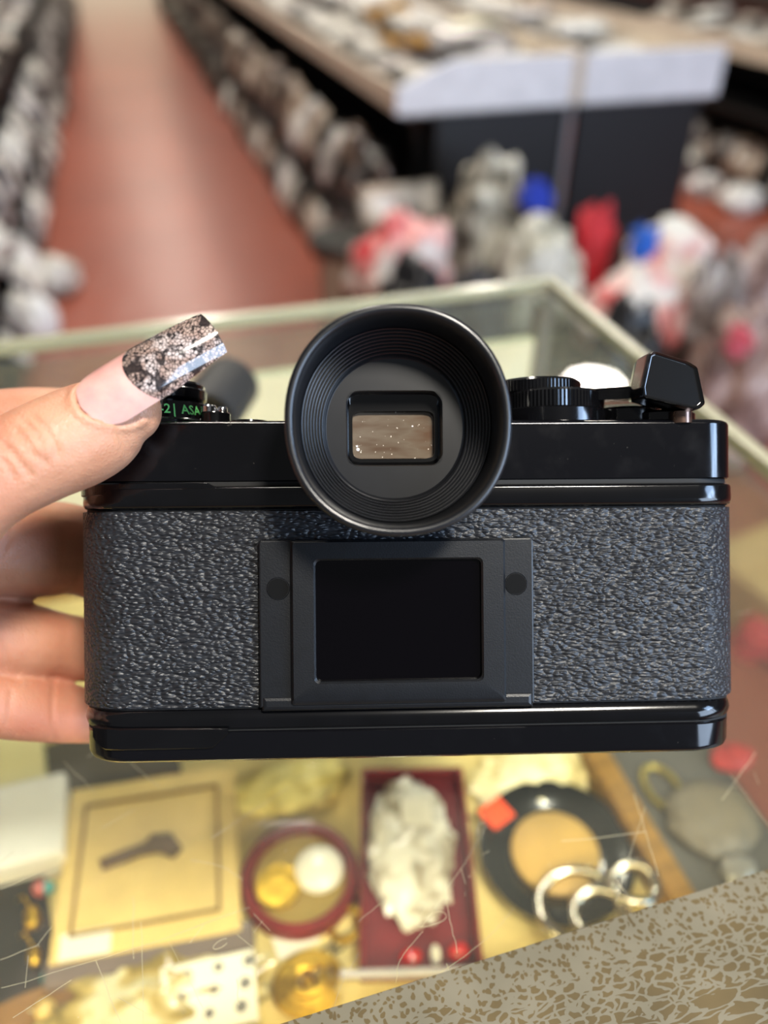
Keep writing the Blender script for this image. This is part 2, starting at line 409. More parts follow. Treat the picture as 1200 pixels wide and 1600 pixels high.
# right rack
r = empty('goods_rack', 'black goods rack with open tiers at the right edge', 'rack', W(2.78, 2.3, 0))
obj('plinth', bx(0.04, .8, 0, 9, 0, .06), black, r)
for z in (.33, .56): obj('shelf', bx(.0, .8, 0, 9, z, z+.025), black, r)
obj('core_panel', bx(.45, .5, 0, 9, .06, .62), black, r)
obj('bin_side', bx(-.02, 0, 0, 9, .56, .64), beige, r)
for k in range(5): obj('upright', bx(-.01, .03, .9 + k*1.6, .95 + k*1.6, .06, .58), blackm, r)
tier_row(2.86, .04, -1, 2.7, 5.0, 5, [pk_grey, pk_brown], 'sleeved pack on the bottom tier of the right rack', 'packs on the bottom tier of the right rack', '')
heap(2.85, 3.3, 2.9, 6.5, .60, 30, [pk_pale, pk_brown, pk_pale], 'sleeved pack lying along the top of the right rack', 'packs on the top of the right rack')
bl = mat('blue_film', C(36, 62, 170), .3, var=.3, scale=9, bump=.003)
for k, (px, py) in enumerate(((1188, 118), (1235, 130))):
    s_, z_ = on_t(px, py, 3.15 - .12*k)
    o = empty('blue_pack', ('blue boxed pack with a white patch on the right rack', 'second blue boxed pack beyond the first on the right rack')[k], 'package', W(2.82, 3.05 - .28*k, .355), TH)
    obj('box', bx(0, .06, -.12, .12, 0, .19, bev=.008), bl, o); obj('printed_patch', bx(-.002, .001, -.07, .05, .02, .08), white, o)
for k, (px, py, sc) in enumerate(((1105, 265, .9), (1150, 225, 1.2), (1165, 285, 1.0), (1175, 205, .9))):
    s_, t_ = on_z(px, py, .12)
    tag(obj('goods_bundle', lump(.10*sc, .10*sc, .07*sc, 11 + k, .35, sub=3), pk_pale if k else pk_grey, None, 60, loc=W(min(s_, 2.75), t_, 0), rotz=TH), ('grey bundle on the red floor nearest the gondola', 'large pale bundle on the floor before the right rack', 'pale bundle nearest the counter before the right rack', 'small pale bundle behind the large one by the right rack')[k], 'bundle')

# lidded canister at the end of the aisle
r = empty('lidded_canister', 'pale canister with a dark round lid standing at the end of the red aisle', 'canister', W(.56, 2.36, 0))
obj('drum', lathe(bmesh.new(), [(.072, 0), (.075, .01), (.075, .30)], 28), mat('canister_beige', C(176, 164, 146), .5), r, 40)
obj('lid', lathe(bmesh.new(), [(.098, .30), (.103, .31), (.103, .335), (.094, .345), (.02, .35)], 28), mat('canister_lid', C(62, 62, 58), .35), r, 40)

# the pile of bagged goods behind the counter, on a low platform
obj_pl = empty('low_platform', 'low black platform carrying the pile of bagged goods', 'platform', W(1.12, 1.85, 0))
obj('deck', bx(-.55, .42, -.18, .42, .16, .19, bev=.005), black, obj_pl)
for x in (-.5, .37):
    for y in (-.13, .37): obj('leg', bx(x-.025, x+.025, y-.025, y+.025, 0, .16), black, obj_pl)
def blot_mat(name, a, b_, c, sc=9, thr=.5, rough=.35):
    m, t, b, out = nt(name); v = coords(t)
    n = N(t, 'ShaderNodeTexNoise', i_Scale=float(sc), i_Detail=2.5, i_Distortion=.6); t.links.new(v, n.inputs['Vector'])
    t.links.new(ramp(t, n.outputs[0], [(thr-.1, a), (thr, b_), (thr+.12, c)]), b.inputs['Base Color'])
    b.inputs['Roughness'].default_value = rough
    n2 = N(t, 'ShaderNodeTexNoise', i_Scale=30.0); t.links.new(v, n2.inputs['Vector'])
    bp = N(t, 'ShaderNodeBump', i_Strength=.7, i_Distance=.008); t.links.new(n2.outputs[0], bp.inputs['Height']); t.links.new(bp.outputs[0], b.inputs['Normal'])
    return m
redwhite = blot_mat('red_white_bag', C(236, 230, 222), C(236, 170, 165), C(208, 40, 48), 8, .52)
whitered = blot_mat('white_red_bag', C(240, 236, 224), C(240, 214, 205), C(206, 44, 48), 9, .56)
camo = blot_mat('grey_camouflage', C(214, 210, 196), C(160, 154, 138), C(78, 74, 64), 13, .5, .7)
camo2 = blot_mat('pale_camouflage', C(226, 224, 210), C(190, 186, 168), C(120, 114, 96), 12, .55, .7)
clear = blot_mat('clear_film_bag', C(176, 170, 168), C(128, 118, 114), C(84, 72, 68), 10, .5, .2)
clear2 = blot_mat('clear_film_bag_pink', C(196, 176, 168), C(150, 122, 112), C(104, 84, 78), 10, .5, .2)
redf = mat('red_cloth', C(214, 44, 56), .6, var=.35, scale=12, bump=.004)
bluef = mat('blue_cloth', C(30, 62, 186), .55, var=.3, scale=10, bump=.004)
darkf = mat('dark_cloth', C(56, 54, 56), .7, var=.4, bump=.004)
black_bag = mat('black_film', C(30, 29, 30), .3, bump=.006, bscale=25)
def pile(px, py, t, wpx, hpx, material, name, label, cat, seed, base=.19, amp=.28, depth=None, crease=.12):
    """bundle whose top-centre sits where the line of sight meets the upright plane t"""
    s, z = on_t(px, py, t); d = (W(s, t, z) - EYE).dot(FW)
    hw = wpx/2*d/FPX; top = max(z + hpx/2*d/FPX*.8, base + .04)
    hgt = top - base
    o = obj(name, lump(hw, depth or hw*.9, hgt/1.55, seed, amp, crease=crease), material, None, 70, loc=W(s, t, base), rotz=TH)
    return tag(o, label, cat)
pile(632, 385, 2.12, 170, 110, redwhite, 'printed_bag', 'red and white plastic bag slumped at the left end of the pile', 'bag', 2)
pile(648, 425, 1.78, 120, 60, black_bag, 'black_bag', 'black plastic bag in front of the red and white bag', 'bag', 5)
pile(770, 330, 2.14, 150, 190, camo, 'camouflage_bundle', 'tall grey camouflage bundle at the middle of the pile', 'bundle', 9)
pile(850, 385, 1.88, 130, 100, camo2, 'camouflage_bundle', 'pale camouflage bundle in front of the tall grey one', 'bundle', 14)
pile(930, 375, 2.00, 80, 120, redf, 'red_bundle', 'bright red cloth bundle between the camouflage and the dark roll', 'bundle', 21)
pile(975, 395, 1.92, 46, 80, darkf, 'dark_roll', 'narrow dark grey roll right of the red bundle', 'bundle', 23)
pile(1050, 395, 1.80, 150, 120, whitered, 'printed_bag', 'big white bag with red print at the right of the pile', 'bag', 31)
pile(1000, 445, 1.72, 170, 40, redwhite, 'printed_bag', 'flat white and red bag lying in front of the big white one', 'bag', 36)
pile(1130, 440, 1.60, 110, 80, clear, 'clear_bag', 'grey clear-film bag behind the counter corner', 'bag', 41, base=0.)
pile(1195, 400, 1.75, 110, 80, clear2, 'clear_bag', 'pinkish clear-film bag at the right edge beyond the grey one', 'bag', 43, base=0.)
big = pile(1170, 545, 1.42, 170, 190, clear2, 'clear_bag', 'large clear-film bag with a pink patch nearest the counter', 'bag', 47, base=0.)
pile(985, 500, 1.48, 150, 60, black_bag, 'black_bag', 'black plastic bag low in front of the pile', 'bag', 52, base=0.)
pile(740, 440, 1.76, 130, 40, darkf, 'dark_bundle', 'dark cloth bundle low at the front of the pile', 'bundle', 57)
s_, t_ = on_z(1215, 915, .06)
r = empty('cardboard_box', 'tan cardboard box on the floor right of the counter', 'box', W(s_, t_, 0), TH + .2)
obj('body', bx(-.12, .12, -.10, .10, 0, .12, bev=.003), mat('cardboard', C(190, 150, 96), .8), r); obj('flap', bx(-.12, .12, -.10, -.005, .12, .124), mat('cardboard', C(190, 150, 96), .8), r); obj('flap', bx(-.12, .12, .005, .10, .12, .124), mat('cardboard', C(190, 150, 96), .8), r)
s_, t_ = on_z(1215, 985, .05)
tag(obj('red_bundle', lump(.08, .06, .06, 71, .3, crease=.2), redf, None, 70, loc=W(s_, t_, 0), rotz=TH), 'red cloth bundle on the floor in front of the cardboard box', 'bundle')
def scrap(px, py, t, wpx, hpx, material, name, label, seed, parent=None):
    s, z = on_t(px, py, t); d = (W(s, t, z) - EYE).dot(FW)
    o = obj(name, lump(wpx/2*d/FPX, .03, hpx/2*d/FPX/.8, seed, .55, flat=False, sub=4, crease=.3), material, parent, 70)
    P = W(s, t, z - hpx/2*d/FPX)
    if parent: o.location = (ST(P)[0] - ST(parent.location)[0], ST(P)[1] - ST(parent.location)[1], P.z - parent.location.z)
    else: o.location = P; o.rotation_euler = (0, 0, TH); tag(o, label, 'cloth')
scrap(836, 326, 2.0, 52, 46, bluef, 'blue_cloth', 'deep blue cloth tucked between the two camouflage bundles', 61)
scrap(1004, 390, 1.72, 46, 46, mat('bright_blue_cloth', C(40, 106, 206), .5, bump=.004), 'blue_cloth', 'bright blue cloth lying against the big white and red bag', 63)
scrap(1152, 540, 1.25, 40, 40, mat('pink_cloth', C(208, 96, 112), .6, bump=.004), 'pink_rosette', 'round pink patch showing on the large clear bag', 65, big)

# ------------------------------------------------------------------ glass display counter
ZG = .95
case = empty('display_counter', 'glass-topped shop display counter under the camera', 'display counter', W(0, 0, 0))
pane = glass_mat('counter_glass', (.95, .965, .935, 1), 1.5, smear=.05)
pane2 = glass_mat('side_glass', (.90, .94, .90, 1), 1.5, smear=.10)
gedge = mat('glass_edge_green', C(176, 172, 146), .25, spec=.6, coat=.3)
gt = obj('glass_top', bx(-.9, .247, .04, .460, ZG-.006, ZG), pane, case)
obj('glass_edge', bx(-.9, .249, .460, .4665, ZG-.0075, ZG+.0003, bev=.001), gedge, gt)
obj('glass_edge', bx(.247, .2535, .04, .4665, ZG-.0075, ZG+.0003, bev=.001), gedge, gt)
steel = mat('case_steel', C(150, 150, 140), .3, metal=.7)
sg = obj('side_glass', bx(.238, .244, .02, .450, .10, ZG-.008), pane2, case)
bgp = obj('back_glass', bx(-.9, .237, .445, .450, ZG-.034, ZG-.008), pane2, case)
obj('back_panel', bx(-.9, .237, .445, .453, .10, ZG-.034, bev=.001), mat('cream_panel', C(240, 232, 206), .6), case)
obj('corner_post', bx(.235, .2455, .443, .455, .10, ZG-.008, bev=.001), steel, case)
obj('glass_clip', bx(-.012, .000, .440, .460, ZG-.036, ZG-.007, bev=.001), mat('clip_plastic', C(222, 222, 205), .4), case)
obj('shelf', bx(-.9, .235, .05, .442, .790, .800), mat('grey_shelf', C(96, 92, 84), .5, scale=8, var=.3), case)
obj('base_cabinet', bx(-.9, .25, .02, .455, 0, .10), black, case)
obj('near_panel', bx(-.9, .25, .0, .02, .10, ZG-.008), mat('case_wood', C(120, 92, 60), .5, stretch=(1, 1, 12), scale=6), case)
def trim_mat():
    m, t, b, out = nt('flaked_coating')
    v = coords(t)
    def vor(scale, feat, st=(1, 1, 1)):
        n = N(t, 'ShaderNodeTexVoronoi', feature=feat, i_Scale=float(scale), i_Randomness=1.0)
        nz = N(t, 'ShaderNodeTexNoise', i_Scale=260.0, i_Detail=2.0); t.links.new(coords(t, st), nz.inputs['Vector'])
        mx = N(t, 'ShaderNodeMix', data_type='VECTOR'); mx.inputs[0].default_value = .004
        t.links.new(coords(t, st), mx.inputs[4]); t.links.new(nz.outputs['Color'], mx.inputs[5])
        t.links.new(mx.outputs[1], n.inputs['Vector']); return n.outputs['Distance']
    fine = math_n(t, 'LESS_THAN', vor(640, 'F1'), .40)
    mid = math_n(t, 'GREATER_THAN', vor(520, 'DISTANCE_TO_EDGE', (.6, 1.1, 1)), .13)
    big = math_n(t, 'GREATER_THAN', vor(330, 'DISTANCE_TO_EDGE', (.35, 1.2, 1)), .06)
    sx = N(t, 'ShaderNodeSeparateXYZ'); t.links.new(v, sx.inputs[0])
    nz = N(t, 'ShaderNodeTexNoise', i_Scale=90.0); t.links.new(v, nz.inputs['Vector'])
    d = math_n(t, 'ADD', math_n(t, 'SUBTRACT', .076, sx.outputs['Y']), math_n(t, 'MULTIPLY', math_n(t, 'SUBTRACT', nz.outputs[0], .5), .012))
    k1 = math_n(t, 'GREATER_THAN', d, .009); k2 = math_n(t, 'GREATER_THAN', d, .022)
    def sel(k, a, c_):
        n = N(t, 'ShaderNodeMix', data_type='FLOAT'); t.links.new(k, n.inputs[0]); t.links.new(a, n.inputs[2]); t.links.new(c_, n.inputs[3]); return n.outputs[0]
    f = sel(k2, sel(k1, fine, mid), big)
    n3 = N(t, 'ShaderNodeTexNoise', i_Scale=60.0); t.links.new(v, n3.inputs['Vector'])
    grey = ramp(t, n3.outputs[0], [(.3, C(126, 119, 100)), (.7, C(112, 106, 88))]); brown = ramp(t, n3.outputs[0], [(.3, C(104, 88, 56)), (.7, C(86, 73, 46))])
    t.links.new(mixc(t, f, grey, brown), b.inputs['Base Color']); b.inputs['Roughness'].default_value = .45
    bp = N(t, 'ShaderNodeBump', i_Strength=.5, i_Distance=.0002, invert=True); t.links.new(f, bp.inputs['Height']); t.links.new(bp.outputs[0], b.inputs['Normal'])
    return m
obj('edge_band', bx(-.9, .2535, -.06, .0755, ZG+.0001, ZG+.0012), trim_mat(), case)
# scratches: hair-thin ridges of bruised glass
rs_ = random.Random(5); bm = bmesh.new()
def scratch(pts, wd):
    for (a, b) in zip(pts, pts[1:]):
        d = Vector((b[0]-a[0], b[1]-a[1], 0)); L = d.length
        if L < 1e-6: continue
        nrm = Vector((-d.y, d.x, 0))/L*wd/2; z = ZG + .00012
        q = [Vector((*a, z))+nrm, Vector((*a, z))-nrm, Vector((*b, z))-nrm, Vector((*b, z))+nrm]
        bot = [bm.verts.new(p - Vector((0, 0, .0001))) for p in q]; top = [bm.verts.new(p) for p in q]
        bm.faces.new(top)
        for i in range(4): bm.faces.new((bot[i], bot[(i+1) % 4], top[(i+1) % 4], top[i]))
marks = [[(0, 1545), (200, 1485), (390, 1418)], [(210, 1400), (207, 1500)], [(265, 1470), (310, 1560), (330, 1600)], [(150, 1500), (190, 1600)], [(223, 1440), (223, 1600)],
  [(0, 1390), (100, 1350)], [(190, 1180), (250, 1230)], [(100, 1190), (150, 1240)], [(330, 1310), (450, 1230)], [(690, 1380), (705, 1450), (715, 1490)],
  [(660, 1455), (625, 1500), (618, 1535)], [(700, 1505), (730, 1600)], [(660, 1450), (740, 1330), (760, 1290)], [(990, 1240), (1010, 1310), (1030, 1370)], [(880, 1315), (1010, 1300)],
  [(1130, 1250), (1180, 1175)], [(1140, 1210), (1200, 1290)], [(960, 1410), (1010, 1260)], [(800, 1420), (770, 1460), (690, 1520)], [(1040, 1430), (1080, 1540), (1095, 1570)],
  [(370, 1530), (375, 1570)], [(370, 1460), (395, 1480)], [(560, 1490), (530, 1550), (520, 1590)], [(0, 1500), (60, 1475)], [(300, 1345), (350, 1355), (380, 1375)], [(560, 1440), (610, 1400)], [(20, 1590), (110, 1530)]]
for mk in marks:
    P = [on_z(x + rs_.uniform(-2, 2), y, ZG) for x, y in mk]; Q = []
    for p in spline(P, 5): Q.append((p[0] + rs_.uniform(-.0002, .0002), p[1] + rs_.uniform(-.0002, .0002)))
    scratch(Q, rs_.uniform(.00006, .00013))
for i in range(110):
    s, t = rs_.uniform(-.12, .25), rs_.uniform(.078, .30); a = rs_.gauss(.5, .7); L = rs_.uniform(.0005, .010)
    scratch([(s, t), (s + L*math.cos(a), t + L*math.sin(a))], rs_.uniform(.00004, .00009))
for i in range(120):
    s, t = rs_.uniform(-.12, .25), rs_.uniform(.078, .26); L = rs_.uniform(.00012, .00028)
    scratch([(s, t), (s + L, t)], L)
loop = [on_z(675 + 22*math.cos(a)*(1 - .3*math.sin(a)), 1437 - 9*math.sin(a) - 8*math.cos(a), ZG) for a in np.linspace(0, 6.28, 16)]; scratch(loop, .0001)
loop = [on_z(345 + 12*math.cos(a), 1475 + 6*math.sin(a) - 6*math.cos(a), ZG) for a in np.linspace(.6, 5.6, 12)]; scratch(loop, .0001)
tag(obj('scratches', bm, mat('bruised_glass', C(176, 168, 140), .5), gt), kind='stuff')

# LED strip inside the near edge of the case
led = empty('led_strip', 'warm strip light fixed inside the near edge of the display case', 'strip light', W(0, .034, ZG-.012))
obj('channel', bx(-.85, .24, -.008, .008, 0, .006), steel, led)
obj('diffuser', bx(-.85, .24, -.006, .007, -.004, 0, bev=.001), emit('led_warm', (1, .84, .46, 1), 27), led)

# ------------------------------------------------------------------ goods on the case shelf
ZS = .80
velvet = mat('beige_velvet', C(228, 206, 136), .85, var=.2, scale=30, bump=.0006, bscale=900)
rimw = mat('gilt_wood', C(150, 112, 52), .4, stretch=(1, 8, 1), scale=40, var=.3)
tr = empty('velvet_tray', 'beige velvet tray with a brown gilt rim inside the case', 'tray', W(0, 0, ZS))
obj('bed', bx(-.40, .160, .08, .40, 0, .006), velvet, tr)
obj('rim', bx(.160, .172, .07, .41, 0, .022, bev=.002), rimw, tr)
obj('rim', bx(-.412, .160, .40, .41, 0, .022, bev=.002), rimw, tr)
obj('rim', bx(-.412, .160, .07, .08, 0, .022, bev=.002), rimw, tr)
ZT = ZS + .006
def place(px, py, zr=0): return on_z(px, py, ZT + zr)
def item(name, label, cat, px, py, rz=0, zr=.01, z=None):
    s, t = place(px, py, zr); return empty(name, label, cat, W(s, t, ZT if z is None else z), TH + rz)
cream = mat('cream_card', C(236, 226, 168), .55)
white_card = mat('white_card', C(240, 236, 220), .5)
# gilt plaque
pq = item('relief_plaque', 'square tan relief plaque with a dark motif inside a lined border', 'plaque', 235, 1335, rz=-.10)
tan = mat('plaque_tan', C(226, 198, 126), .5, var=.15, scale=60, bump=.0004, bscale=300); tand = mat('plaque_recess', C(140, 112, 62), .6)
obj('board', bx(-.038, .038, -.040, .040, 0, .010, bev=.0012), tan, pq)
for a in ((-.031, -.0295, -.031, .030), (-.031, .030, .0285, .030), (.0285, .030, -.031, .030), (-.031, .030, -.031, -.0295)):
    obj('border_line', bx(a[0], a[1], a[2], a[3], .0098, .0112, bev=.0003), tand, pq)
obj('motif', prism_z([(-.022, .001), (-.020, -.004), (-.004, .000), (.004, .000), (.010, -.004), (.014, .000), (.009, .008), (.000, .009), (-.002, .005)], .0098, .0116, .0004), mat('motif_brown', C(92, 70, 40), .5), pq)
st_ = obj('price_sticker', bx(-.034, -.014, -.0395, -.029, .0098, .0106), white_card, pq); tag(st_, 'blank white price sticker')
bxo = item('clear_case_lid', 'grey-violet glossy lid edge lying in front of the tan plaque', 'lid', 240, 1482, rz=-.10)
obj('bar', bx(-.043, .040, -.007, .006, 0, .009, bev=.003, seg=3), mat('violet_grey_plastic', C(120, 108, 104), .18, coat=.6), bxo); obj('hinge', bx(-.03, .03, .006, .009, .002, .007), steel, bxo)
# white boxes at left
b1 = item('white_box', 'glossy white gift box at the left, in front of the cream box', 'box', 40, 1300, rz=.0)
obj('body', bx(-.045, .018, -.020, .020, 0, .012, bev=.0015), white_card, b1); obj('lid', bx(-.046, .019, -.021, .021, .012, .020, bev=.002), mat('white_gloss', C(244, 244, 238), .15, coat=.5), b1)
b2 = item('cream_box', 'cream card box behind the glossy white box', 'box', 20, 1195, rz=.12)
obj('body', bx(-.04, .014, -.018, .019, 0, .012, bev=.0015), cream, b2); obj('lid', bx(-.041, .015, -.019, .020, .012, .017, bev=.0015), cream, b2)
gm = item('grey_mat', 'dark grey velvet pad between the cream box and the tan plaque', 'pad', 165, 1195, rz=.06); obj('pad', bx(-.045, .034, -.022, .028, 0, .004, bev=.001), mat('grey_velvet', C(92, 86, 74), .9), gm)
obj('piping', bx(-.045, .034, -.024, -.022, 0, .005, bev=.001), mat('grey_piping', C(70, 66, 58), .8), gm)
# earrings on a black card, left edge
ec = item('earring_card', 'black card with gold-drop earrings at the left edge', 'earrings', 25, 1450, rz=.15)
obj('card', bx(-.03, .012, -.025, .028, 0, .005, bev=.001), mat('black_velvet', C(28, 30, 26), .9), ec)
gold = mat('gold', C(212, 172, 62), .34, metal=1, var=.25, scale=200, bump=.0003, bscale=500)
for x, y, k in ((.006, .003, 1.), (.005, -.013, .8)):
    e_ = obj('gold_drop', lump(.0035*k, .0055*k, .0035*k, 3 + y*99, .15, sub=3), gold, ec, 60); e_.location = (x, y, .005)
    obj('hook', tube(bmesh.new(), [(x, y+.004, .009), (x-.002, y+.009, .011), (x-.005, y+.011, .007)], .0005, 6), gold, ec)
for nm, lab, px, py, c, r_ in (('teal_bead', 'round teal bead beside the crumpled clear bag', 87, 1535, C(60, 150, 150), .0045), ('teal_bead', 'small teal bead at the corner of the black earring card', 82, 1400, C(70, 150, 150), .003), ('pink_bead', 'small dusky pink bead above the gold drops', 70, 1402, C(176, 86, 84), .0035), ('amber_bead', 'pale amber bead near the bottom left', 75, 1585, C(210, 180, 110), .0045)):
    s, t = place(px, py); o = obj(nm, lump(r_, r_, r_*1.2, px, .12, sub=3), mat(nm + str(px), c, .15, coat=.5), None, 60, loc=W(s, t, ZT if px not in (82, 70) else ZT+.005), rotz=TH); tag(o, lab, 'bead')
bt = item('brown_tray_liner', 'brown cloth strip at the bottom left of the tray', 'cloth', 30, 1585, rz=.1, zr=.002); obj('cloth', lump(.030, .014, .003, 4, .15), mat('brown_cloth', C(132, 96, 52), .9), bt, 60)
# crumpled film bag with a printed label
film = blot_mat('crumpled_film', C(214, 206, 170), C(186, 166, 106), C(140, 122, 72), 60, .52, .15)
cb = item('film_bag', 'crumpled clear bag with a spotted white label, front left', 'bag', 235, 1570, rz=-.08)
obj('bag', lump(.046, .022, .008, 17, .3, 4, crease=.2), film, cb, 70)
lb = obj('paper_label', bx(.004, .040, -.014, .012, .0105, .0112), white_card, cb)
for k in range(9): obj('ink_spot', lathe(bmesh.new(), [(.0016 + .0006*(k % 3), .0110), (.0014, .0117)], 10, ax=(.010 + .012*(k % 3) + .002*(k//3), -.008 + .008*(k//3))), mat('ink_grey', C(120, 118, 116), .7), lb)
# round compact
cp = item('round_compact', 'round compact with a dark red rim, gold disc and bright mirror', 'compact', 468, 1368, zr=.006)
redl = mat('oxblood_leather', C(120, 26, 26), .35, var=.3, scale=80, bump=.0003, bscale=400, coat=.3)
obj('rim', lathe(bmesh.new(), [(.0195, .002), (.0255, 0), (.0265, .004), (.025, .0075), (.0215, .008), (.0205, .006), (.0195, .004)], 48), redl, cp, 50)
obj('gilt_tray', lathe(bmesh.new(), [(.0205, .001), (.0205, .0045)], 48), mat('gilt_inner', C(160, 134, 66), .5, metal=.3), cp, 40)
obj('gold_disc', lathe(bmesh.new(), [(.0098, .0045), (.0098, .0060), (.008, .0064), (.007, .0060), (.004, .0064), (.001, .0062)], 36, ax=(-.0098, -.002)), gold, cp, 40)
mm = mat('silvered_mirror', C(240, 240, 232), .06, metal=1, var=.02)
mi = obj('mirror', lathe(bmesh.new(), [(.0108, .0045), (.0108, .0060), (.0095, .0075), (.006, .0088), (.001, .0092)], 36, ax=(.0088, .001)), mat('mirror_glint_white', C(255, 253, 240), .3, coat=1.), cp, 60)  # plain white colour stands in for the mirror's reflection of a lamp
# gold brooch + ring + tag
br = item('gold_brooch', 'coiled gold brooch at the front beside the red box', 'brooch', 482, 1535, zr=.004)
for k, rr in enumerate((.0125, .0095, .0062)):
    pts = [(rr*math.cos(a), rr*.85*math.sin(a), .003 + .0015*k) for a in np.linspace(.4*k, .4*k + 5.6, 28)]
    obj('coil', tube(bmesh.new(), pts, [.0022]*28, 8), gold, br, 50)
obj('centre_knot', lump(.003, .0035, .003, 8, .3, sub=3), gold, br, 60)
rg = item('gold_ring', 'gold ring lying between the compact and the red box', 'ring', 540, 1442, zr=.004)
obj('band', tube(bmesh.new(), [(.0062*math.cos(a), .0062*math.sin(a), .003 + .002*math.cos(a)) for a in np.linspace(0, 6.2, 28)], .0018, 8), gold, rg, 50); obj('setting', lump(.0028, .0028, .0024, 3, .2, sub=3), gold, rg, 60).location = (.006, 0, .002)
wt = item('paper_tag', 'folded white paper tag below the compact', 'tag', 458, 1465, zr=.003, rz=.15); obj('leaf', bx(-.008, .010, -.005, .005, 0, .0012), white_card, wt); obj('fold', bx(-.008, .010, .004, .005, .0010, .0030), white_card, wt)
dc = item('dark_chain', 'tangle of dark chain below the white paper tag', 'chain', 500, 1490, zr=.003)
for k in range(7): obj('link', tube(bmesh.new(), [(-.012 + .004*k + .003*math.cos(a), -.004 + .0012*k + .002*math.sin(a), .0012 + (.0006 if k % 2 else 0)*math.sin(a)) for a in np.linspace(0, 6.28, 13)], .0006, 6), mat('dark_metal', C(70, 58, 40), .35, metal=.8), dc, 60)
# red box with film-wrapped pearls
rb = item('red_box', 'oxblood red lined box holding a film-wrapped white bundle', 'box', 650, 1355, rz=-.27 + .0, zr=.004)
rv = mat('oxblood_velvet', C(112, 20, 28), .6, var=.3, scale=60)
obj('floor_lining', bx(-.0225, .0225, -.044, .044, 0, .003), rv, rb)
for a in ((-.0245, -.0225, -.046, .046), (.0225, .0245, -.046, .046), (-.0245, .0245, .044, .046), (-.0245, .0245, -.046, -.044)): obj('wall', bx(*a, 0, .012, bev=.0006), redl, rb)
rbr = (rb.location, rb.rotation_euler[2])
def in_red(dx, dy, z=ZT+.003):
    a = rbr[1]; return rbr[0] + Vector((dx*math.cos(a) - dy*math.sin(a), dx*math.sin(a) + dy*math.cos(a), z - ZT))
pb = empty('film_bundle', 'crumpled clear film bundle with a white label inside the red box', 'bundle', in_red(-.002, .007), rbr[1])
silk = blot_mat('silvery_film', C(236, 234, 222), C(204, 198, 182), C(160, 150, 130), 90, .55, .15)
obj('film', lump(.0205, .0365, .0065, 25, .12, 3.2, crease=.22), silk, pb, 70); obj('paper_label', bx(-.004, .010, .008, .022, .0090, .0100), white_card, pb)
for k, (dx, dy, lab) in enumerate(((-.004, -.0385, 'left red glass stone at the front of the red box'), (.0155, -.0365, 'right red glass stone at the front of the red box'))):
    o = obj('red_stone', lump(.0048, .0035, .0034, 4 + k, .15, sub=3), mat('red_glass', C(200, 30, 30), .12, coat=.6), None, 50, loc=in_red(dx, dy), rotz=TH); tag(o, lab, 'gemstone')
o = obj('oval_pearl', lump(.0022, .0042, .0025, 9, .05, sub=3), mat('pearl_white', C(250, 246, 226), .12), None, 60, loc=in_red(.0062, -.0375), rotz=rbr[1]); tag(o, 'oval white pearl between the two red stones', 'pearl')
gr = item('glass_rod', 'clear grey rod lying across the near end of the red box', 'rod', 652, 1516, rz=-.26, zr=.016, z=ZT+.012)
obj('rod', tube(bmesh.new(), [(-.030, 0, .002), (.034, 0, .002)], .0018, 10), mat('grey_rod', C(190, 186, 190), .1, coat=1), gr, 50); obj('end_cap', tube(bmesh.new(), [(.034, 0, .002), (.037, 0, .002)], .0022, 10), steel, gr, 50)
# black round dish with gold disc, silver bangles, orange sticker
bd = item('black_dish', 'round black dish with a tan centre, right of the red box', 'dish', 868, 1330, zr=.006)
obj('dish', lathe(bmesh.new(), [(.018, .001), (.030, 0), (.034, .004), (.0345, .009), (.031, .0095), (.024, .005), (.0195, .0035)], 56), mat('black_lacquer', C(34, 34, 30), .18, coat=.5), bd, 50)
obj('centre_disc', lathe(bmesh.new(), [(.0195, .002), (.0195, .0060), (.018, .0068), (.001, .007)], 48), mat('tan_disc', C(196, 158, 84), .5, var=.2, scale=50), bd, 40)
os_ = item('orange_sticker', 'bright orange price sticker on the rim of the black dish', 'sticker', 776, 1273, rz=.35, zr=.012, z=ZT+.0125)
obj('paper', bx(-.0062, .0062, -.0055, .0055, 0, .0006), mat('orange_paper', C(255, 84, 34), .6, var=.05), os_); obj('curl', bx(-.0062, .0062, .0045, .0057, .0004, .0014), mat('orange_paper', C(255, 84, 34), .6), os_)
silver = mat('silver', C(226, 220, 208), .16, metal=1, var=.15, scale=90, bump=.0002, bscale=300)
for k, (px, py, rr, lab) in enumerate(((905, 1420, .017, 'large silver bangle at the near side of the black dish'), (935, 1440, .011, 'small silver bangle inside the large one'), (985, 1400, .009, 'silver bangle against the gilt tray rim'))):
    s, t = place(px, py, .010); z0 = ZT + .010 + .004*k
    bgx = obj('silver_bangle', tube(bmesh.new(), [(rr*math.cos(a), rr*.9*math.sin(a), .0022 + .001*math.sin(2*a)) for a in np.linspace(0, 6.25, 36)], [.0021]*36, 8), silver, None, 50, loc=W(s, t, z0), rotz=TH); tag(bgx, lab, 'bangle', 'silver bangles')
cw = item('cream_wrap', 'crumpled cream tissue at the back of the tray by the gilt rim', 'tissue', 835, 1205, zr=.006); obj('tissue', lump(.034, .016, .007, 33, .3, 3, crease=.25), blot_mat('cream_tissue', C(244, 234, 190), C(226, 210, 150), C(180, 164, 110), 50, .55, .4), cw, 70)
cw = item('cream_wrap', 'crumpled yellow tissue behind the compact and the red box', 'tissue', 450, 1225, zr=.006); obj('tissue', lump(.030, .014, .006, 37, .3, 3, crease=.25), blot_mat('yellow_tissue', C(236, 222, 140), C(214, 194, 104), C(150, 134, 80), 50, .55, .4), cw, 70)
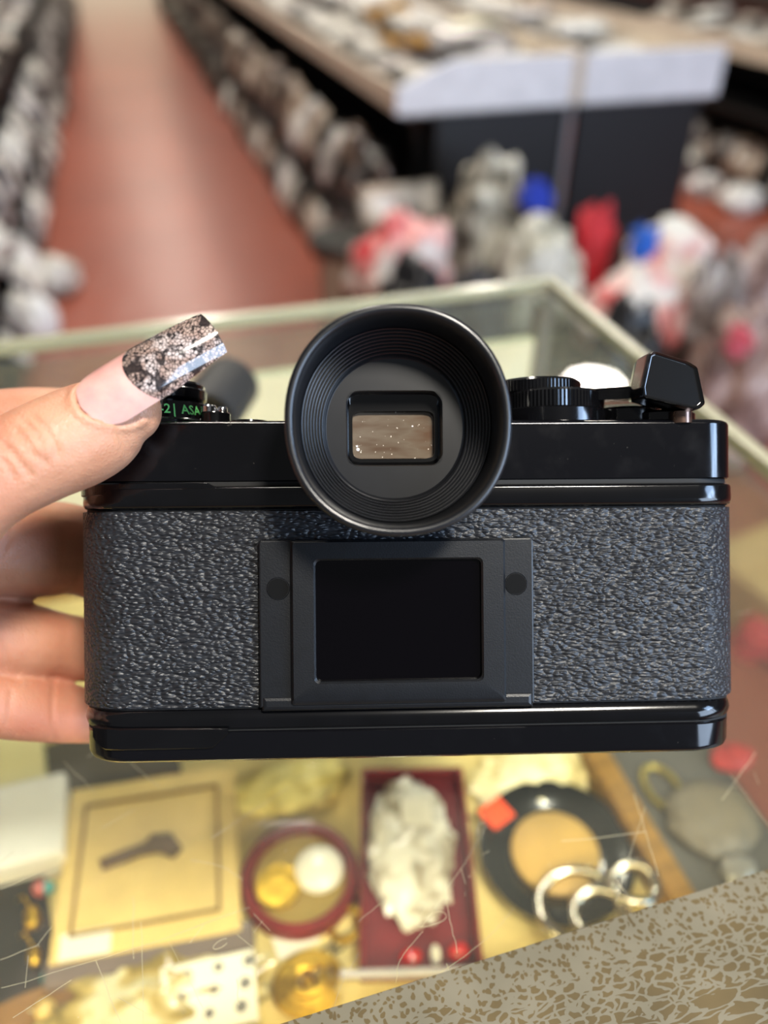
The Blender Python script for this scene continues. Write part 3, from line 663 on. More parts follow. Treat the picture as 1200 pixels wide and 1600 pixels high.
# beyond the tray, right
for nm, lab, px, py, sz, m_ in (('grey_puck', 'round grey puck right of the gilt rim', 1112, 1278, (.022, .020, .006), mat('grey_puck', C(112, 102, 84), .5)), ('red_pouch', 'small red pouch at the right under the camera', 1145, 1180, (.012, .008, .004), mat('red_pouch', C(190, 50, 44), .6)), ('clear_lump', 'small clear glass lump below the grey puck', 1155, 1355, (.009, .007, .004), mat('clear_lump', C(140, 136, 128), .1, coat=1))):
    s, t = on_z(px, py, ZS+.004); tag(obj(nm, lump(*sz, px, .12), m_, None, 60, loc=W(s, t, ZS), rotz=TH), lab, nm.split('_')[1])
s, t = on_z(1035, 1228, ZS+.003); rr = .008
tag(obj('yellow_bangle', tube(bmesh.new(), [(rr*math.cos(a), rr*1.5*math.sin(a), .002) for a in np.linspace(0, 6.25, 30)], .0017, 8), mat('olive_brass', C(170, 152, 74), .3, metal=.6), None, 50, loc=W(s, t, ZS), rotz=TH), 'olive yellow bangle just right of the gilt rim', 'bangle')
# round black lens lying on the counter behind the camera
s, t = on_z(345, 668, ZG)
ln = empty('black_lens', 'blurred black round lens on the glass behind the camera dials', 'lens', W(s, t, ZG), TH - .5)
def lathe_y(prof, n=40, c=(0, 0)):
    bm = lathe(bmesh.new(), prof, n)
    bmesh.ops.transform(bm, matrix=Matrix.Translation((c[0], 0, c[1])) @ Matrix.Rotation(math.pi/2, 4, 'X'), verts=bm.verts); return bm
matte = mat('matte_black', C(42, 42, 42), .6)
obj('barrel', lathe_y([(.0125, -.02), (.0140, -.018), (.0140, .012), (.0137, .014)], c=(0, .0140)), matte, ln, 40)
obj('front_ring', lathe_y([(.0137, .014), (.0137, .017), (.0120, .017), (.0115, .013)], c=(0, .0140)), mat('ring_black', C(16, 16, 16), .3), ln, 40)
obj('front_glass', lathe_y([(.0115, .0135), (.001, .015)], c=(0, .0140)), mat('lens_dark', C(60, 60, 58), .15, coat=.5), ln, 40)

# ------------------------------------------------------------------ the film camera, seen from behind
DB = .175                                     # distance to its back along the view axis
BASE = Matrix((RT, FW, UP)).transposed()      # local x right, y away from the viewer, z up its back
def held(yaw, roll):
    M = (BASE @ Matrix.Rotation(math.radians(yaw), 3, 'Z') @ Matrix.Rotation(math.radians(roll), 3, 'Y')).to_4x4()
    M.translation = EYE + FW*DB; return M
fc = empty('film_camera', 'black film camera held up with its leather back and round eyecup facing us', 'camera')
fc.matrix_world = held(2.3, -.5)
K = .14e-3
def X(px): return (px-600)*K
def Z(py): return (800-py)*K
gloss = mat('black_enamel', C(9, 9, 11), .13, var=.3, scale=90, spec=.5, coat=.1)
def enamel_worn():
    m, t, b, out = nt('black_enamel_smudged'); v = coords(t)
    n = N(t, 'ShaderNodeTexNoise', i_Scale=120.0, i_Detail=5.0); t.links.new(v, n.inputs['Vector'])
    n2 = N(t, 'ShaderNodeTexNoise', i_Scale=900.0, i_Detail=2.0); t.links.new(v, n2.inputs['Vector'])
    sm = ramp(t, n.outputs[0], [(.52, (0, 0, 0, 1)), (.72, (1, 1, 1, 1))])
    dots = ramp(t, n2.outputs[0], [(.74, (0, 0, 0, 1)), (.80, (1, 1, 1, 1))])
    c = mixc(t, math_n(t, 'MULTIPLY', dots, .15), C(8, 8, 11), C(120, 116, 110))
    t.links.new(c, b.inputs['Base Color'])
    t.links.new(math_n(t, 'ADD', .12, math_n(t, 'MULTIPLY', sm, .07)), b.inputs['Roughness'])
    return m
worn = enamel_worn()
def leather_mat():
    m, t, b, out = nt('pebbled_leatherette')
    v = coords(t, (.55, 1, 1.25))
    nz = N(t, 'ShaderNodeTexNoise', i_Scale=260.0, i_Detail=2.0); t.links.new(v, nz.inputs['Vector'])
    mx = N(t, 'ShaderNodeMix', data_type='VECTOR'); mx.inputs[0].default_value = .0016
    t.links.new(v, mx.inputs[4]); t.links.new(nz.outputs['Color'], mx.inputs[5])
    vo = N(t, 'ShaderNodeTexVoronoi', feature='SMOOTH_F1', i_Scale=1200.0); vo.inputs['Smoothness'].default_value = .45
    t.links.new(mx.outputs[1], vo.inputs['Vector'])
    n2 = N(t, 'ShaderNodeTexNoise', i_Scale=420.0, i_Detail=3.0, i_Distortion=1.0); t.links.new(coords(t, (.35, 1, 1.3)), n2.inputs['Vector'])
    h = math_n(t, 'ADD', math_n(t, 'MULTIPLY', vo.outputs['Distance'], -1.0), math_n(t, 'MULTIPLY', n2.outputs[0], .9))
    bp = N(t, 'ShaderNodeBump', i_Strength=1.0, i_Distance=.00070); t.links.new(h, bp.inputs['Height']); t.links.new(bp.outputs[0], b.inputs['Normal'])
    n3 = N(t, 'ShaderNodeTexNoise', i_Scale=30.0); t.links.new(v, n3.inputs['Vector'])
    t.links.new(ramp(t, n3.outputs[0], [(.3, C(40, 42, 46)), (.7, C(28, 30, 34))]), b.inputs['Base Color'])
    b.inputs['Roughness'].default_value = .42; b.inputs['Specular IOR Level'].default_value = .48
    return m
leather = leather_mat()
satin = mat('satin_black', C(12, 14, 18), .38, var=.25, scale=300, bump=.00003, bscale=3000)
rubber = mat('eyecup_rubber', C(21, 22, 25), .31, var=.2, scale=200)
rubber.node_tree.nodes['Principled BSDF'].inputs['Coat Weight'].default_value = .35; rubber.node_tree.nodes['Principled BSDF'].inputs['Coat Roughness'].default_value = .22
gap = mat('seam_black', C(3, 3, 3), .7)
chrome = mat('chrome', C(220, 220, 224), .12, metal=1)
XL, XR = -.0683, .0815; YB, YF = 0., .034     # left, right, back and front of the body
core = obj('body_core', stack(XL+.0008, XR-.0008, YB+.0010, YF-.001, .0115, [(Z(1150), 0), (Z(700), 0)], 14), gap, fc, 35, wn=True)
obj('leather_back', stack(XL, XR, YB+.0003, YF, .0118, [(Z(1102), .0004), (Z(1101), 0), (Z(797), 0), (Z(796), .0004)], 18), leather, fc, 35, wn=True)
top = obj('top_cover', stack(-.0665, .0803, YB+.0006, YF, .0085, [(Z(751), .0004), (Z(749), 0), (Z(663), 0), (Z(659), .0003), (Z(656), .0010), (Z(654.5), .0022)], 14), worn, fc, 35, wn=True)
obj('back_frame', stack(XL+.0002, XR+.0002, YB-.0006, YF+.0002, .0122, [(Z(794), .0012), (Z(791), .0004), (Z(787), .0001), (Z(782), 0), (Z(763), .0001), (Z(760), .0004), (Z(758), .0010), (Z(757), .0020)], 16), gloss, fc, 35, wn=True)
def wrap_plate(cols, ytop, ybot, proud, r=.0118):
    """thin raised plate that follows the rounded end of the body"""
    a, b, bb, aa = [], [], [], []
    for px in cols:
        x = X(px); u = x - XL; y = r - math.sqrt(max(r*r - (r-u)**2, 0)) if u < r else 0.
        n = Vector((-(r-u)/r, -math.sqrt(max(1-((r-u)/r)**2, 0)), 0)) if u < r else Vector((0, -1, 0))
        p = Vector((x, y + YB, 0)) + n*proud; q = p - n*.0015
        zt_, zb_ = Z(np.interp(px, *zip(*ytop))), Z(np.interp(px, *zip(*ybot)))
        e = .00028; p2 = p - n*e
        a.append([(q.x, q.y, zt_), (p2.x, p2.y, zt_), (p.x, p.y, zt_-e), (p.x, p.y, zb_+e), (p2.x, p2.y, zb_), (q.x, q.y, zb_)])
    return rings(bmesh.new(), a)
COLS = list(range(112, 200, 4)) + list(range(200, 370, 6)) + [380, 500, 700]
obj('hinge_step', wrap_plate(COLS, [(112, 752), (324, 751), (347, 763), (700, 763.5)], [(112, 772), (700, 772)], .0003), gloss, fc)
obj('door_sill', stack(XL+.0004, XR-.0006, YB-.0003, YF+.0002, .0120, [(Z(1137), .0012), (Z(1133), .0004), (Z(1124), .0), (Z(1114), .0003), (Z(1106), .0010), (Z(1102), .0018)], 16), gloss, fc, 35, wn=True)
bp_ = obj('base_plate', stack(XL+.0010, XR-.0012, YB+.0002, YF, .0115, [(Z(1189), .0030), (Z(1187), .0014), (Z(1183), .0005), (Z(1176), .0001), (Z(1142), 0), (Z(1139), .0004)], 16), worn, fc, 35, wn=True)
obj('latch_tab', wrap_plate([c for c in COLS if 148 <= c <= 358], [(116, 1128), (358, 1132)], [(116, 1131), (138, 1136), (150, 1150), (166, 1163), (331, 1163), (345, 1150), (356, 1141)], .0008), gloss, fc)
# memo holder
mh = obj('memo_holder', prism_y([(X(405), Z(1101)), (X(405), Z(846)), (X(408), Z(842)), (X(829), Z(842)), (X(833), Z(846)), (X(833), Z(1101))], YB-.0012, YB+.0008, .0004), satin, fc)
def frame_ring(outer, inner, yo, yi, yb, r=.0006):
    """raised picture frame with a sloped inner edge"""
    bm = bmesh.new()
    def rr(a, rad, y): return [(p[0], y, p[1]) for p in rrect(a[0], a[1], a[2], a[3], rad, 0, 4)]
    o2 = (outer[0]+.0005, outer[1]-.0005, outer[2]+.0012, outer[3]-.0004); i2 = (inner[0]+.0004, inner[1]-.0004, inner[2]+.0004, inner[3]-.0004)
    rings(bm, [rr(outer, r, yb), rr(outer, r, yo+.0007), rr(o2, r, yo), rr(inner, r*2, yo), rr(i2, r*2, yo+.0004), rr(i2, r*2, yi)], False, False); return bm
obj('memo_frame', frame_ring((X(455), X(787), Z(1096), Z(843)), (X(490), X(752), Z(1063), Z(871)), YB-.0027, YB-.0008, YB-.0005), satin, mh, 30, wn=True)
obj('memo_foot', prism_y([(X(408), Z(1107)), (X(408), Z(1082)), (X(831), Z(1082)), (X(831), Z(1107))], YB-.0015, YB+.0006, .0011, 3), satin, mh)
obj('memo_window', bx(X(488), X(754), YB-.0013, YB-.0005, Z(1065), Z(869)), mat('memo_gloss', C(3, 2, 4), .1, spec=.35), mh)
for px, py in ((435, 917), (805, 914)):
    s_ = lathe(bmesh.new(), [(.00225, 0), (.00225, .00012), (.0004, .00012)], 28); bmesh.ops.transform(s_, matrix=Matrix.Translation((X(px), YB-.00118, Z(py))) @ Matrix.Rotation(math.pi/2, 4, 'X'), verts=s_.verts)
    obj('rivet', s_, mat('rivet_black', C(2, 2, 2), .7, spec=.15), mh, 20, wn=True)
    s_ = bmesh.new(); rings(s_, [[(X(px) + r_*math.cos(a), y_, Z(py) + r_*math.sin(a)) for a in np.linspace(0, 2*math.pi, 33)[:-1]] for r_, y_ in ((.0023, YB-.0011), (.00240, YB-.00132), (.00250, YB-.0012))], False, False)
    obj('rivet_collar', s_, satin, mh, 60, wn=True)
# finder and eyecup
EC = (.0021, .0176)
def sup(a, b, n, y, cx=EC[0], cz=EC[1], egg=0., m=160):
    P = []
    for i in range(m):
        an = 2*math.pi*i/m; c, s_ = math.cos(an), math.sin(an)
        q = (abs(c)**n + abs(s_)**n)**(-1/n); zz = b*q*s_
        P.append((cx + a*q*c*(1 + egg*zz/b), y, cz + zz))
    return P
fd = obj('finder_housing', rings(bmesh.new(), [[(EC[0]+x, y, z) for x, z in ((-w2, Z(655)), (w2, Z(655)), (w2*.93, Z(655)+h*.6), (w2*.6, Z(655)+h), (-w2*.6, Z(655)+h), (-w2*.93, Z(655)+h*.6))] for y, w2, h in ((.0, .0185, .013), (.006, .019, .0148), (.030, .020, .0155), (.040, .017, .009))]), gloss, fc, 30, wn=True)
obj('finder_flange', prism_y([(X(700), Z(658)), (X(803), Z(656)), (X(797), Z(640)), (X(775), Z(628)), (X(700), Z(628))], .0010, .016, .0005), gloss, fc)
obj('finder_shelf', prism_y([(X(770), Z(655)), (X(862), Z(655)), (X(862), Z(628)), (X(770), Z(626))], .013, .03, .0004), gloss, fc)
A, B = .0219, .0224
prof = [(.80, .80, 2.1, -.001), (.82, .82, 2.1, -.006), (.90, .90, 2.1, -.013), (.965, .965, 2.12, -.0185), (.992, .992, 2.15, -.0203)]
prof += [(.959 + .041*math.cos(a), .959 + .041*math.cos(a), 2.15, -.0213 - .0009*math.sin(a)) for a in np.linspace(0, math.pi, 13)] + [(.912, .912, 2.15, -.0207), (.905, .905, 2.15, -.0196)]
prof += [(.898, .898, 2.14, -.0180), (.890, .890, 2.13, -.0155), (.882, .882, 2.12, -.0136)]
r0, y0, r1, y1 = .878, -.0130, .675, -.0076
for k in range(8):
    f = k/8; q = r0 + (r1-r0)*f; dq = (r1-r0)/8; y = y0 + (y1-y0)*f; dy = (y1-y0)/8
    prof += [(q, q, 2.1, y), (q+dq*.25, q+dq*.25, 2.1, y-.00045), (q+dq*.6, q+dq*.6, 2.1, y-.0003), (q+dq*.75, q+dq*.75, 2.1, y+dy)]
prof += [(.668, .668, 2.1, -.0070), (.655, .655, 2.1, -.0068)]
bm = bmesh.new(); rings(bm, [sup(a*A, b*B, n, y) for a, b, n, y in prof], False, False)
ecup = obj('eyecup', bm, rubber, fc, 35)
fl = [(.656, .656, 2.1, -.0068), (.58, .53, 2.2, -.0068), (.50, .42, 3, -.0068), (.465, .355, 9, -.0068), (.455, .345, 9, -.0064), (.452, .342, 9, -.0030)]
bm = bmesh.new(); rings(bm, [sup(a*A, b*B, n, y) for a, b, n, y in fl], False, False)
obj('eyecup_floor', bm, rubber, ecup, 20, wn=True)
bm = bmesh.new(); rings(bm, [sup(a*A, b*B, 9, y, EC[0], EC[1] + dz) for a, b, y, dz in ((.452, .342, -.0031, 0), (.44, .30, -.0026, -.0002), (.405, .232, -.0026, -.0010), (.395, .222, -.0002, -.0010))], False, False)
obj('eyepiece_frame', bm, mat('eyepiece_black', C(7, 7, 8), .2, coat=.4), fc, 30, wn=True)
def finder_mat():
    m, t, b, out = nt('coated_finder_view'); v = coords(t)
    n = N(t, 'ShaderNodeTexNoise', i_Scale=160.0, i_Detail=3.0); t.links.new(coords(t, (.4, 1, 1.6)), n.inputs['Vector'])
    n2 = N(t, 'ShaderNodeTexNoise', i_Scale=1500.0, i_Detail=1.0); t.links.new(v, n2.inputs['Vector'])
    base = ramp(t, n.outputs[0], [(.35, C(96, 74, 58)), (.5, C(110, 98, 84)), (.65, C(88, 70, 56))])  # brown mottle paints the dim view through the finder over the glass tint
    dots = ramp(t, n2.outputs[0], [(.72, (0, 0, 0, 1)), (.77, (1, 1, 1, 1))])
    t.links.new(mixc(t, dots, base, C(220, 210, 196)), b.inputs['Base Color']); b.inputs['Roughness'].default_value = .12; b.inputs['Coat Weight'].default_value = .5
    return m
fg = obj('finder_glass', prism_y([(EC[0]+x*.0088, EC[1]-.0010+z*.0050) for x, z in ((-1, -1), (1, -1), (1, .78), (.88, 1), (-1, 1))], -.0012, .0005), finder_mat(), fc)
for x, z, r_ in ((-.0077, -.0040, .0004), (.0042, .0010, .00022), (-.0079, -.0033, .00025)): obj('dust_speck', lathe_y([(r_, 0), (r_*.8, .0001)], 8, c=(EC[0]+x, EC[1]+z)), mat('dust', C(245, 240, 240), .5), fg).location = (0, -.0012, 0)
# right hand side: speed dial and wind lever
def dial(name, cx, cy, prof, material, n=72, knurl=None):
    return obj(name, lathe(bmesh.new(), prof, n, (cx, cy), True, knurl), material, fc, 30, wn=True)
zt = Z(655)
dx = X(868)*1.085
d1 = dial('shutter_dial', dx, .0155, [(.0132, zt-.0005), (.0132, zt+.0030), (.0126, zt+.0034), (.0126, zt+.0070), (.0118, zt+.0076), (.001, zt+.0077)], gloss, 180, ((2, 3), .012))
obj('dial_cap', lathe(bmesh.new(), [(.0102, zt+.0074), (.0102, zt+.0098), (.0096, zt+.0104), (.001, zt+.0105)], 160, (dx - .003, .0155), True, ((0, 1), .01)), gloss, d1, 30, wn=True)
obj('release_collar', lathe(bmesh.new(), [(.0075, zt-.0005), (.0075, zt+.0030), (.0066, zt+.0036), (.001, zt+.0036)], 48, (X(985)*1.08, .013)), gloss, fc, 30, wn=True)
lv = obj('wind_lever', prism_z([(.040, .012), (.052, .006), (.066, .0015), (.068, .004), (.060, .013), (.046, .019)], zt+.0050, zt+.0078, .0005), gloss, fc)
def lever_tip():
    bm = bmesh.new(); P = []
    # (px,py) outline of the near face of the grip, deeper copy shifted inwards
    near = [(1011, 622), (1009, 606), (1022, 551), (1030, 547), (1088, 563), (1104, 572), (1117, 632), (1109, 639), (1099, 641)]
    k2 = .1365e-3
    rs = []
    for y, sc in ((-.0040, .90), (-.0047, .97), (-.0030, 1.0), (.0030, 1.0), (.0060, .92)):
        cx, cy = 1053, 598
        rs.append([((cx + (px-cx)*sc - 600)*k2, y + .0012*(px-1000)/100, (800 - (cy + (py-cy)*sc))*k2) for px, py in near])
    rings(bm, rs)
    bmesh.ops.bevel(bm, geom=[e for e in bm.edges], offset=.0004, segments=2, affect='EDGES', profile=.5)
    return bm
obj('lever_grip', lever_tip(), mat('lever_plastic', C(10, 10, 11), .16, coat=.6), lv, 40, wn=True)
obj('lever_pivot', lathe(bmesh.new(), [(.0078, zt-.0006), (.0078, zt+.0018), (.0070, zt+.0024), (.001, zt+.0024)], 48, (X(1050)*1.04, .0105)), gloss, fc, 30, wn=True)
obj('accessory_post', tube(bmesh.new(), [(X(1083)*.99, .002, zt-.001), (X(1083)*.99, .002, zt+.0016)], .0024, 20), mat('warm_metal', C(120, 96, 84), .25, metal=.8), fc, 40, wn=True)
# left hand side: rewind knob with film-speed ring, pin and shoe
kx, ky = X(255)*1.075, .0150
rk = dial('rewind_knob', kx, ky, [(.0128, zt-.0004), (.0128, zt+.0007), (.0124, zt+.0010)], gloss)
obj('speed_ring', lathe(bmesh.new(), [(.0122, zt+.0010), (.0120, zt+.0012), (.0110, zt+.0050), (.0106, zt+.0054), (.0098, zt+.0056)], 72, (kx, ky)), gloss, rk, 30, wn=True)
obj('crank_cap', lathe(bmesh.new(), [(.0098, zt+.0054), (.0108, zt+.0062), (.0110, zt+.0082), (.0105, zt+.0086), (.0105, zt+.0094), (.0099, zt+.0100), (.001, zt+.0102)], 60, (kx, ky), True, ((2,), .02)), gloss, rk, 30, wn=True)
green = mat('green_print', C(120, 225, 130), .5)
def ring_text(txt, ang, size, zc):
    cu = bpy.data.curves.new('ring_print', 'FONT'); cu.body = txt; cu.size = size; cu.align_x = 'CENTER'; cu.align_y = 'CENTER'; cu.extrude = 0; cu.resolution_u = 2; cu.offset = .00004
    o = bpy.data.objects.new('tmp_text', cu); COL.objects.link(o); dg = bpy.context.evaluated_depsgraph_get()
    me = bpy.data.meshes.new_from_object(o.evaluated_get(dg)); bpy.data.objects.remove(o); bpy.data.curves.remove(cu)
    for v in me.vertices:
        z = zc + v.co.y; r_ = .0120 + (.0110-.0120)*(z-.0012)/.0038 + .00012; a = ang + v.co.x/r_
        v.co = Vector((kx + r_*math.cos(a), ky + r_*math.sin(a), zt + z))
    me.materials.append(green); o = bpy.data.objects.new('ring_print', me); COL.objects.link(o); o.parent = rk; return tag(o, 'green lettering on the film speed ring')
ring_text('ASA', math.radians(-90 + 50), .0030, .0030)
ring_text('-2', math.radians(-90 + 19), .0030, .0030); ring_text('|', math.radians(-90 + 29), .0032, .0030)
px_ = X(340)*1.03
pn = obj('shoe_contact', lathe(bmesh.new(), [(.0034, zt-.0004), (.0034, zt+.0020), (.0031, zt+.0023), (.001, zt+.0023)], 32, (px_, .006)), gloss, fc, 30, wn=True)
for dx_, r_, h in ((-.0014, .0018, .0040), (.0016, .0012, .0036)): obj('contact_pin', lathe(bmesh.new(), [(r_, zt+.0022), (r_, zt+h-.0004), (r_*.8, zt+h), (r_*.2, zt+h+.0001)], 18, (px_+dx_, .006)), chrome, pn, 40, wn=True)
obj('frame_plate', lathe(bmesh.new(), [(.0042, zt-.0004), (.0040, zt+.0005), (.001, zt+.0008)], 36, (X(392)*1.03, .007)), gloss, fc, 40, wn=True)
# lens on the front, hidden from here
lx, lz = X(640), Z(930)
def lathe_b(prof, n=48):
    bm = lathe(bmesh.new(), prof, n); bmesh.ops.transform(bm, matrix=Matrix.Translation((lx, 0, lz)) @ Matrix.Rotation(-math.pi/2, 4, 'X'), verts=bm.verts); return bm
le = obj('lens', lathe_b([(.029, .033), (.029, .042), (.031, .043), (.031, .056), (.027, .057), (.027, .060), (.025, .060)]), gloss, fc, 40, wn=True)
obj('focus_ring', lathe_b([(.0311, .0455), (.0318, .046), (.0318, .053), (.0311, .0535)], 90), satin, le, 40, wn=True)
obj('front_element', lathe_b([(.025, .0595), (.001, .061)]), mat('lens_dark', C(60, 60, 58), .15), le, 40, wn=True)

# ------------------------------------------------------------------ the hand
person = empty('person', 'left hand reaching in from the left, gripping the film camera, long patterned thumbnail', 'person')
person.matrix_world = held(0, 0)
def sweep(bm, pts, n=18, flat=1.0, m=6):
    """rounded limb: pts = (x,y,z,r) in mm, ends closed round"""
    P = spline(pts, m); P = [np.array(p)*1e-3 for p in P]
    rs = []; prev = None
    tang = [P[min(i+1, len(P)-1)][:3]-P[max(i-1, 0)][:3] for i in range(len(P))]
    def ring(c, d, r, prev):
        d = Vector(d).normalized(); a = prev - d*prev.dot(d); a.normalize(); b = d.cross(a)
        return [Vector(c) + (a*math.cos(2*math.pi*k/n) + b*math.sin(2*math.pi*k/n)*flat)*r for k in range(n)], a
    a = Vector(tang[0]).orthogonal()
    for e in (.1, .45, .75, .93):
        q, a = ring(P[0][:3] - tang[0]/np.linalg.norm(tang[0])*P[0][3]*math.sqrt(1-e*e), tang[0], P[0][3]*e, a); rs.append(q)
    for p, d in zip(P, tang):
        q, a = ring(p[:3], d, p[3], a); rs.append(q)
    for e in (.93, .75, .45, .1):
        q, a = ring(P[-1][:3] + tang[-1]/np.linalg.norm(tang[-1])*P[-1][3]*math.sqrt(1-e*e), tang[-1], P[-1][3]*e, a); rs.append(q)
    rings(bm, rs)
def M(px, py, y):                      # point on the line of sight at y mm behind the camera's back
    d = (175 + y)/FPX; return ((px-600)*d, y, (800-py)*d)
hb = bmesh.new()
def chain(*pts): sweep(hb, [(*M(a, b, y), r) for a, b, y, r in pts])
chain((-190, 850, -14, 14.5), (-90, 797, -20, 11.8), (-20, 753, -20.5, 9.6), (55, 712, -17.5, 9.9), (120, 684, -13.5, 10.2), (163, 662, -10.5, 9.6), (190, 648, -10.2, 8.0), (201, 643, -10, 6.8))   # thumb
chain((-230, 760, 12, 13), (-110, 690, 22, 9.5), (-20, 664, 27, 8.6), (70, 655, 30, 8.2), (150, 662, 36, 8.0), (215, 690, 42, 7.6), (250, 740, 44, 7.0), (258, 770, 45, 6.2))                # index
chain((-230, 850, 12, 13), (-110, 862, 19, 12.5), (-30, 854, 26, 13.0), (50, 857, 33, 12.8), (120, 862, 41.5, 12.2), (200, 905, 46, 8.6), (290, 915, 45.5, 8.0), (350, 915, 45, 6.6))              # middle
chain((-230, 980, 12, 12.5), (-120, 992, 18, 10.0), (-30, 994, 25, 9.8), (50, 1002, 32, 9.6), (115, 1012, 40, 8.6), (195, 1020, 45, 8.2), (270, 1022, 45, 7.6), (330, 1020, 44.5, 6.2))         # ring
chain((-230, 1085, 10, 11.5), (-120, 1090, 16, 9.2), (-30, 1095, 23, 8.8), (45, 1106, 30, 8.4), (110, 1116, 38, 7.6), (170, 1118, 44, 7.0), (220, 1112, 44, 6.4), (255, 1108, 43.5, 5.4))       # little finger
for a, b in (((-225, 850, 2, 19), (-235, 1060, 4, 16)), ((-290, 850, -6, 20), (-290, 1060, 0, 18)), ((-190, 850, -4, 15), (-260, 900, -6, 20)), ((-225, 770, 8, 13), (-235, 900, 6, 16))):
    chain(a, ((a[0]+b[0])/2, (a[1]+b[1])/2, (a[2]+b[2])/2, (a[3]+b[3])/2), b)
sweep(hb, [(-132, -6, -14, 26), (-152, -20, -24, 25), (-176, -40, -34, 24), (-205, -66, -42, 27), (-250, -100, -46, 32)], n=24, flat=.8)
skin_tmp = obj('hand_tmp', hb, black)
rm = skin_tmp.modifiers.new('r', 'REMESH'); rm.mode = 'VOXEL'; rm.voxel_size = .00075; rm.use_smooth_shade = True
sm_ = skin_tmp.modifiers.new('s', 'SMOOTH'); sm_.factor = .5; sm_.iterations = 10
dg = bpy.context.evaluated_depsgraph_get(); hm = bpy.data.meshes.new_from_object(skin_tmp.evaluated_get(dg)); bpy.data.objects.remove(skin_tmp); hm.name = 'hand'
# nail frame (mm): cuticle, tip, directions
NC = np.array(M(128, 638, -20.4)); NTp = np.array(M(333, 517, -14.5))
na = (NTp - NC); NL = np.linalg.norm(na); na /= NL
nn = np.array((.07, -.95, .17)); nn -= na*nn.dot(na); nn /= np.linalg.norm(nn); nb = np.cross(nn, na)
nv = len(hm.vertices); co = np.empty(nv*3, np.float32); hm.vertices.foreach_get('co', co); co = co.reshape(-1, 3)*1e3
nr = np.empty(nv*3, np.float32); hm.vertices.foreach_get('normal', nr); nr = nr.reshape(-1, 3)
d_ = np.zeros(nv)
front = (nr[:, 1] < .25) & (co[:, 1] < 2)
pxs = 600 + co[:, 0]*FPX/(175 + co[:, 1]); pys = 800 - co[:, 2]*FPX/(175 + co[:, 1])
def groove(poly, wpx, dep, mask):
    best = np.full(nv, 1e9)
    P = spline(poly, 6)
    for a, b in zip(P, P[1:]):
        ab = b - a; u = np.clip(((pxs-a[0])*ab[0] + (pys-a[1])*ab[1])/max(ab.dot(ab), 1e-9), 0, 1)
        best = np.minimum(best, np.hypot(pxs - a[0] - u*ab[0], pys - a[1] - u*ab[1]))
    d_[mask] -= dep*np.exp(-(best[mask]/wpx)**2)
for g in ([(24, 668), (40, 690), (55, 712), (74, 722)], [(2, 690), (20, 708), (35, 728), (48, 742)], [(36, 655), (52, 672), (64, 692)], [(0, 715), (12, 728), (24, 748)], [(50, 650), (66, 664), (84, 690), (92, 712)]):
    groove(g, 3.4, .55, front)
fing = (co[:, 1] > 2)
for g in ([(20, 830), (10, 850), (0, 870)], [(0, 935), (50, 945), (115, 957)], [(6, 1000), (12, 1040)], [(0, 1055), (30, 1062)], [(85, 1060), (82, 1110), (85, 1155)], [(18, 1080), (12, 1130)]): groove(g, 4.0, .35, fing)
# raised fold of skin round the nail
rel = co - NC; ua = rel @ na; ub = rel @ nb; un = rel @ nn
el = np.hypot((ua - 6.8)/6.8, ub/5.6)
near = (un > -7) & (ua < 9)
d_[near] += .75*np.exp(-((el[near] - 1.16)/.13)**2)
co += nr*d_[:, None]
inside = (el < 1.04) & (un > -6) & (ua < 16); lim = -1.0 - ub**2/15.5
cut = np.where(inside & (un > lim), un - lim, 0); co -= cut[:, None]*nn
hm.vertices.foreach_set('co', (co*1e-3).astype(np.float32).ravel()); hm.update()
def skin_mat():
    m, t, b, out = nt('skin'); v = coords(t)
    n = N(t, 'ShaderNodeTexNoise', i_Scale=70.0, i_Detail=4.0); t.links.new(v, n.inputs['Vector'])
    n2 = N(t, 'ShaderNodeTexNoise', i_Scale=26.0, i_Detail=2.0); t.links.new(v, n2.inputs['Vector'])
    c = ramp(t, n.outputs[0], [(.3, C(200, 150, 120)), (.7, C(182, 128, 98))])
    c = mixc(t, ramp(t, n2.outputs[0], [(.45, (0, 0, 0, 1)), (.7, (.55, .55, .55, 1))]), c, C(184, 106, 86))
    t.links.new(c, b.inputs['Base Color']); b.inputs['Roughness'].default_value = .46
    b.inputs['Subsurface Weight'].default_value = .35; b.inputs['Subsurface Radius'].default_value = (1, .35, .2); b.inputs['Subsurface Scale'].default_value = .0022
    vo = N(t, 'ShaderNodeTexVoronoi', feature='DISTANCE_TO_EDGE', i_Scale=1500.0); t.links.new(coords(t, (1, 1, .8)), vo.inputs['Vector'])
    n3 = N(t, 'ShaderNodeTexNoise', i_Scale=500.0, i_Detail=3.0); t.links.new(v, n3.inputs['Vector'])
    bp = N(t, 'ShaderNodeBump', i_Strength=.8, i_Distance=.0002); t.links.new(math_n(t, 'ADD', vo.outputs[0], n3.outputs[0]), bp.inputs['Height']); t.links.new(bp.outputs[0], b.inputs['Normal'])
    return m
hm.materials.clear(); hm.materials.append(skin_mat())
hand = bpy.data.objects.new('hand', hm); COL.objects.link(hand); hand.parent = person
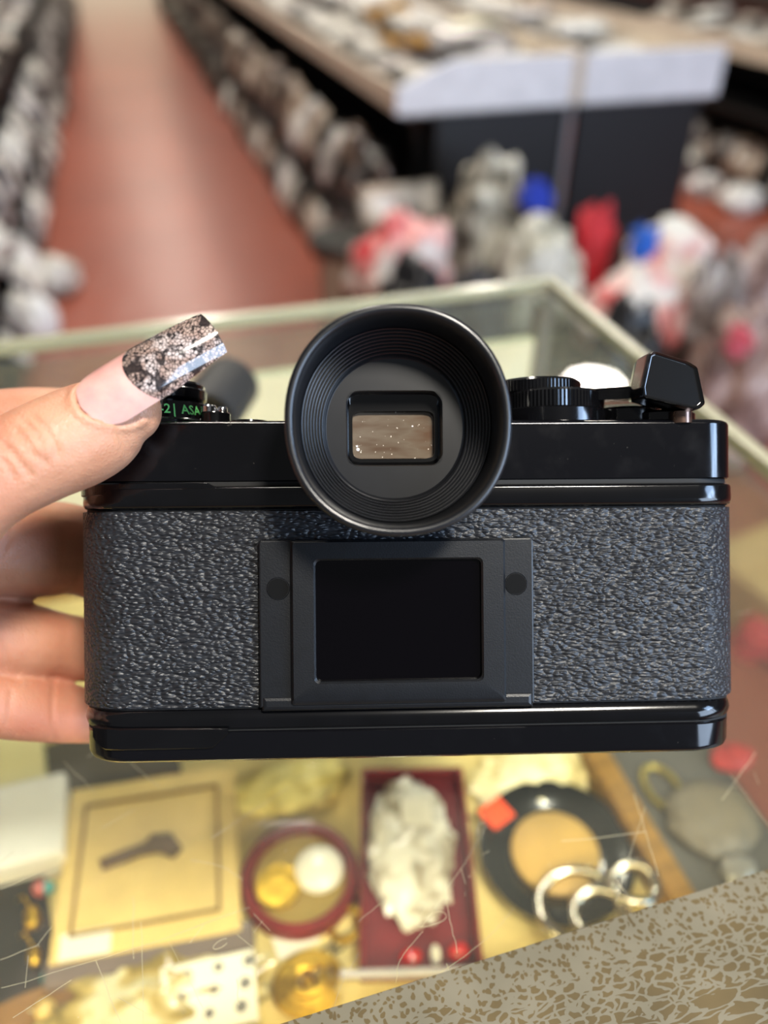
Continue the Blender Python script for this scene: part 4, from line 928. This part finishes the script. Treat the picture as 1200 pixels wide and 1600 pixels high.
# thumbnail: curved plate, pink bed then a long square patterned tip
def nail_pt(a, f, off=0.0):
    """a mm from the cuticle, f -1..1 across, off mm above the plate"""
    if a < 6.5: hw = 5.8*math.sqrt(max(1 - ((6.5-a)/6.5)**2, .0))
    elif a < 16: hw = 5.8
    else: hw = 5.8 - 1.5*(a-16)/(NL-16)
    R = 6.6; arc = f*min(hw/R*1.12, 1.15)
    arch = .9*math.sin(math.pi*min(a/NL, 1))
    p = NC + na*a + nb*(R+off)*math.sin(arc) + nn*((R+off)*math.cos(arc) - R + arch + .25)
    return p*1e-3
def plate(a0, a1, th, smile0=0, smile1=0, na_=26, nf=20):
    bm = bmesh.new(); rs = []
    for i in range(na_+1):
        ring = []
        for off in (th, 0.):
            fs = np.linspace(-1, 1, nf+1) if off else np.linspace(1, -1, nf+1)
            for f in fs:
                k = i/na_; lo = a0 + smile0*(1-f*f); hi = a1 + smile1*(1-f*f)
                ring.append(nail_pt(lo + (hi-lo)*k, f, off))
        rs.append(ring)
    return rings(bm, rs)
nbm = mat('nail_bed', C(232, 178, 166), .12, var=.15, scale=150, col2=C(222, 158, 150), coat=1., sss=.3)
tn = obj('thumb_nail', plate(.02, 13.6, .75, 0, -3.2), nbm, person, 40); tag(tn, 'glossy pink nail bed')
def snake_mat():
    m, t, b, out = nt('snakeskin_lacquer'); v = coords(t)
    nz = N(t, 'ShaderNodeTexNoise', i_Scale=300.0); t.links.new(v, nz.inputs['Vector'])
    mx = N(t, 'ShaderNodeMix', data_type='VECTOR'); mx.inputs[0].default_value = .0012
    t.links.new(v, mx.inputs[4]); t.links.new(nz.outputs['Color'], mx.inputs[5])
    vo = N(t, 'ShaderNodeTexVoronoi', feature='DISTANCE_TO_EDGE', i_Scale=1350.0); vo.inputs['Randomness'].default_value = .8; t.links.new(mx.outputs[1], vo.inputs['Vector'])
    net = ramp(t, vo.outputs[0], [(.05, (1, 1, 1, 1)), (.12, (0, 0, 0, 1))])
    n = N(t, 'ShaderNodeTexNoise', i_Scale=330.0, i_Detail=3.0, i_Distortion=1.2); t.links.new(v, n.inputs['Vector'])
    blot = ramp(t, n.outputs[0], [(.52, (0, 0, 0, 1)), (.58, (1, 1, 1, 1))])
    n2 = N(t, 'ShaderNodeTexNoise', i_Scale=210.0, i_Detail=2.0); t.links.new(v, n2.inputs['Vector'])
    base = ramp(t, n2.outputs[0], [(.35, C(206, 190, 184)), (.5, C(158, 132, 120)), (.65, C(196, 172, 158))])
    k = math_n(t, 'MAXIMUM', net, math_n(t, 'MULTIPLY', blot, .92))
    t.links.new(mixc(t, k, base, C(22, 16, 18)), b.inputs['Base Color'])
    b.inputs['Roughness'].default_value = .12; b.inputs['Coat Weight'].default_value = 1.; b.inputs['Coat Roughness'].default_value = .04
    return m
nt_ = obj('nail_tip', plate(13.6, NL, .8, -3.2, .35), snake_mat(), tn, 40); tag(nt_, 'long square tip with a black snakeskin pattern')
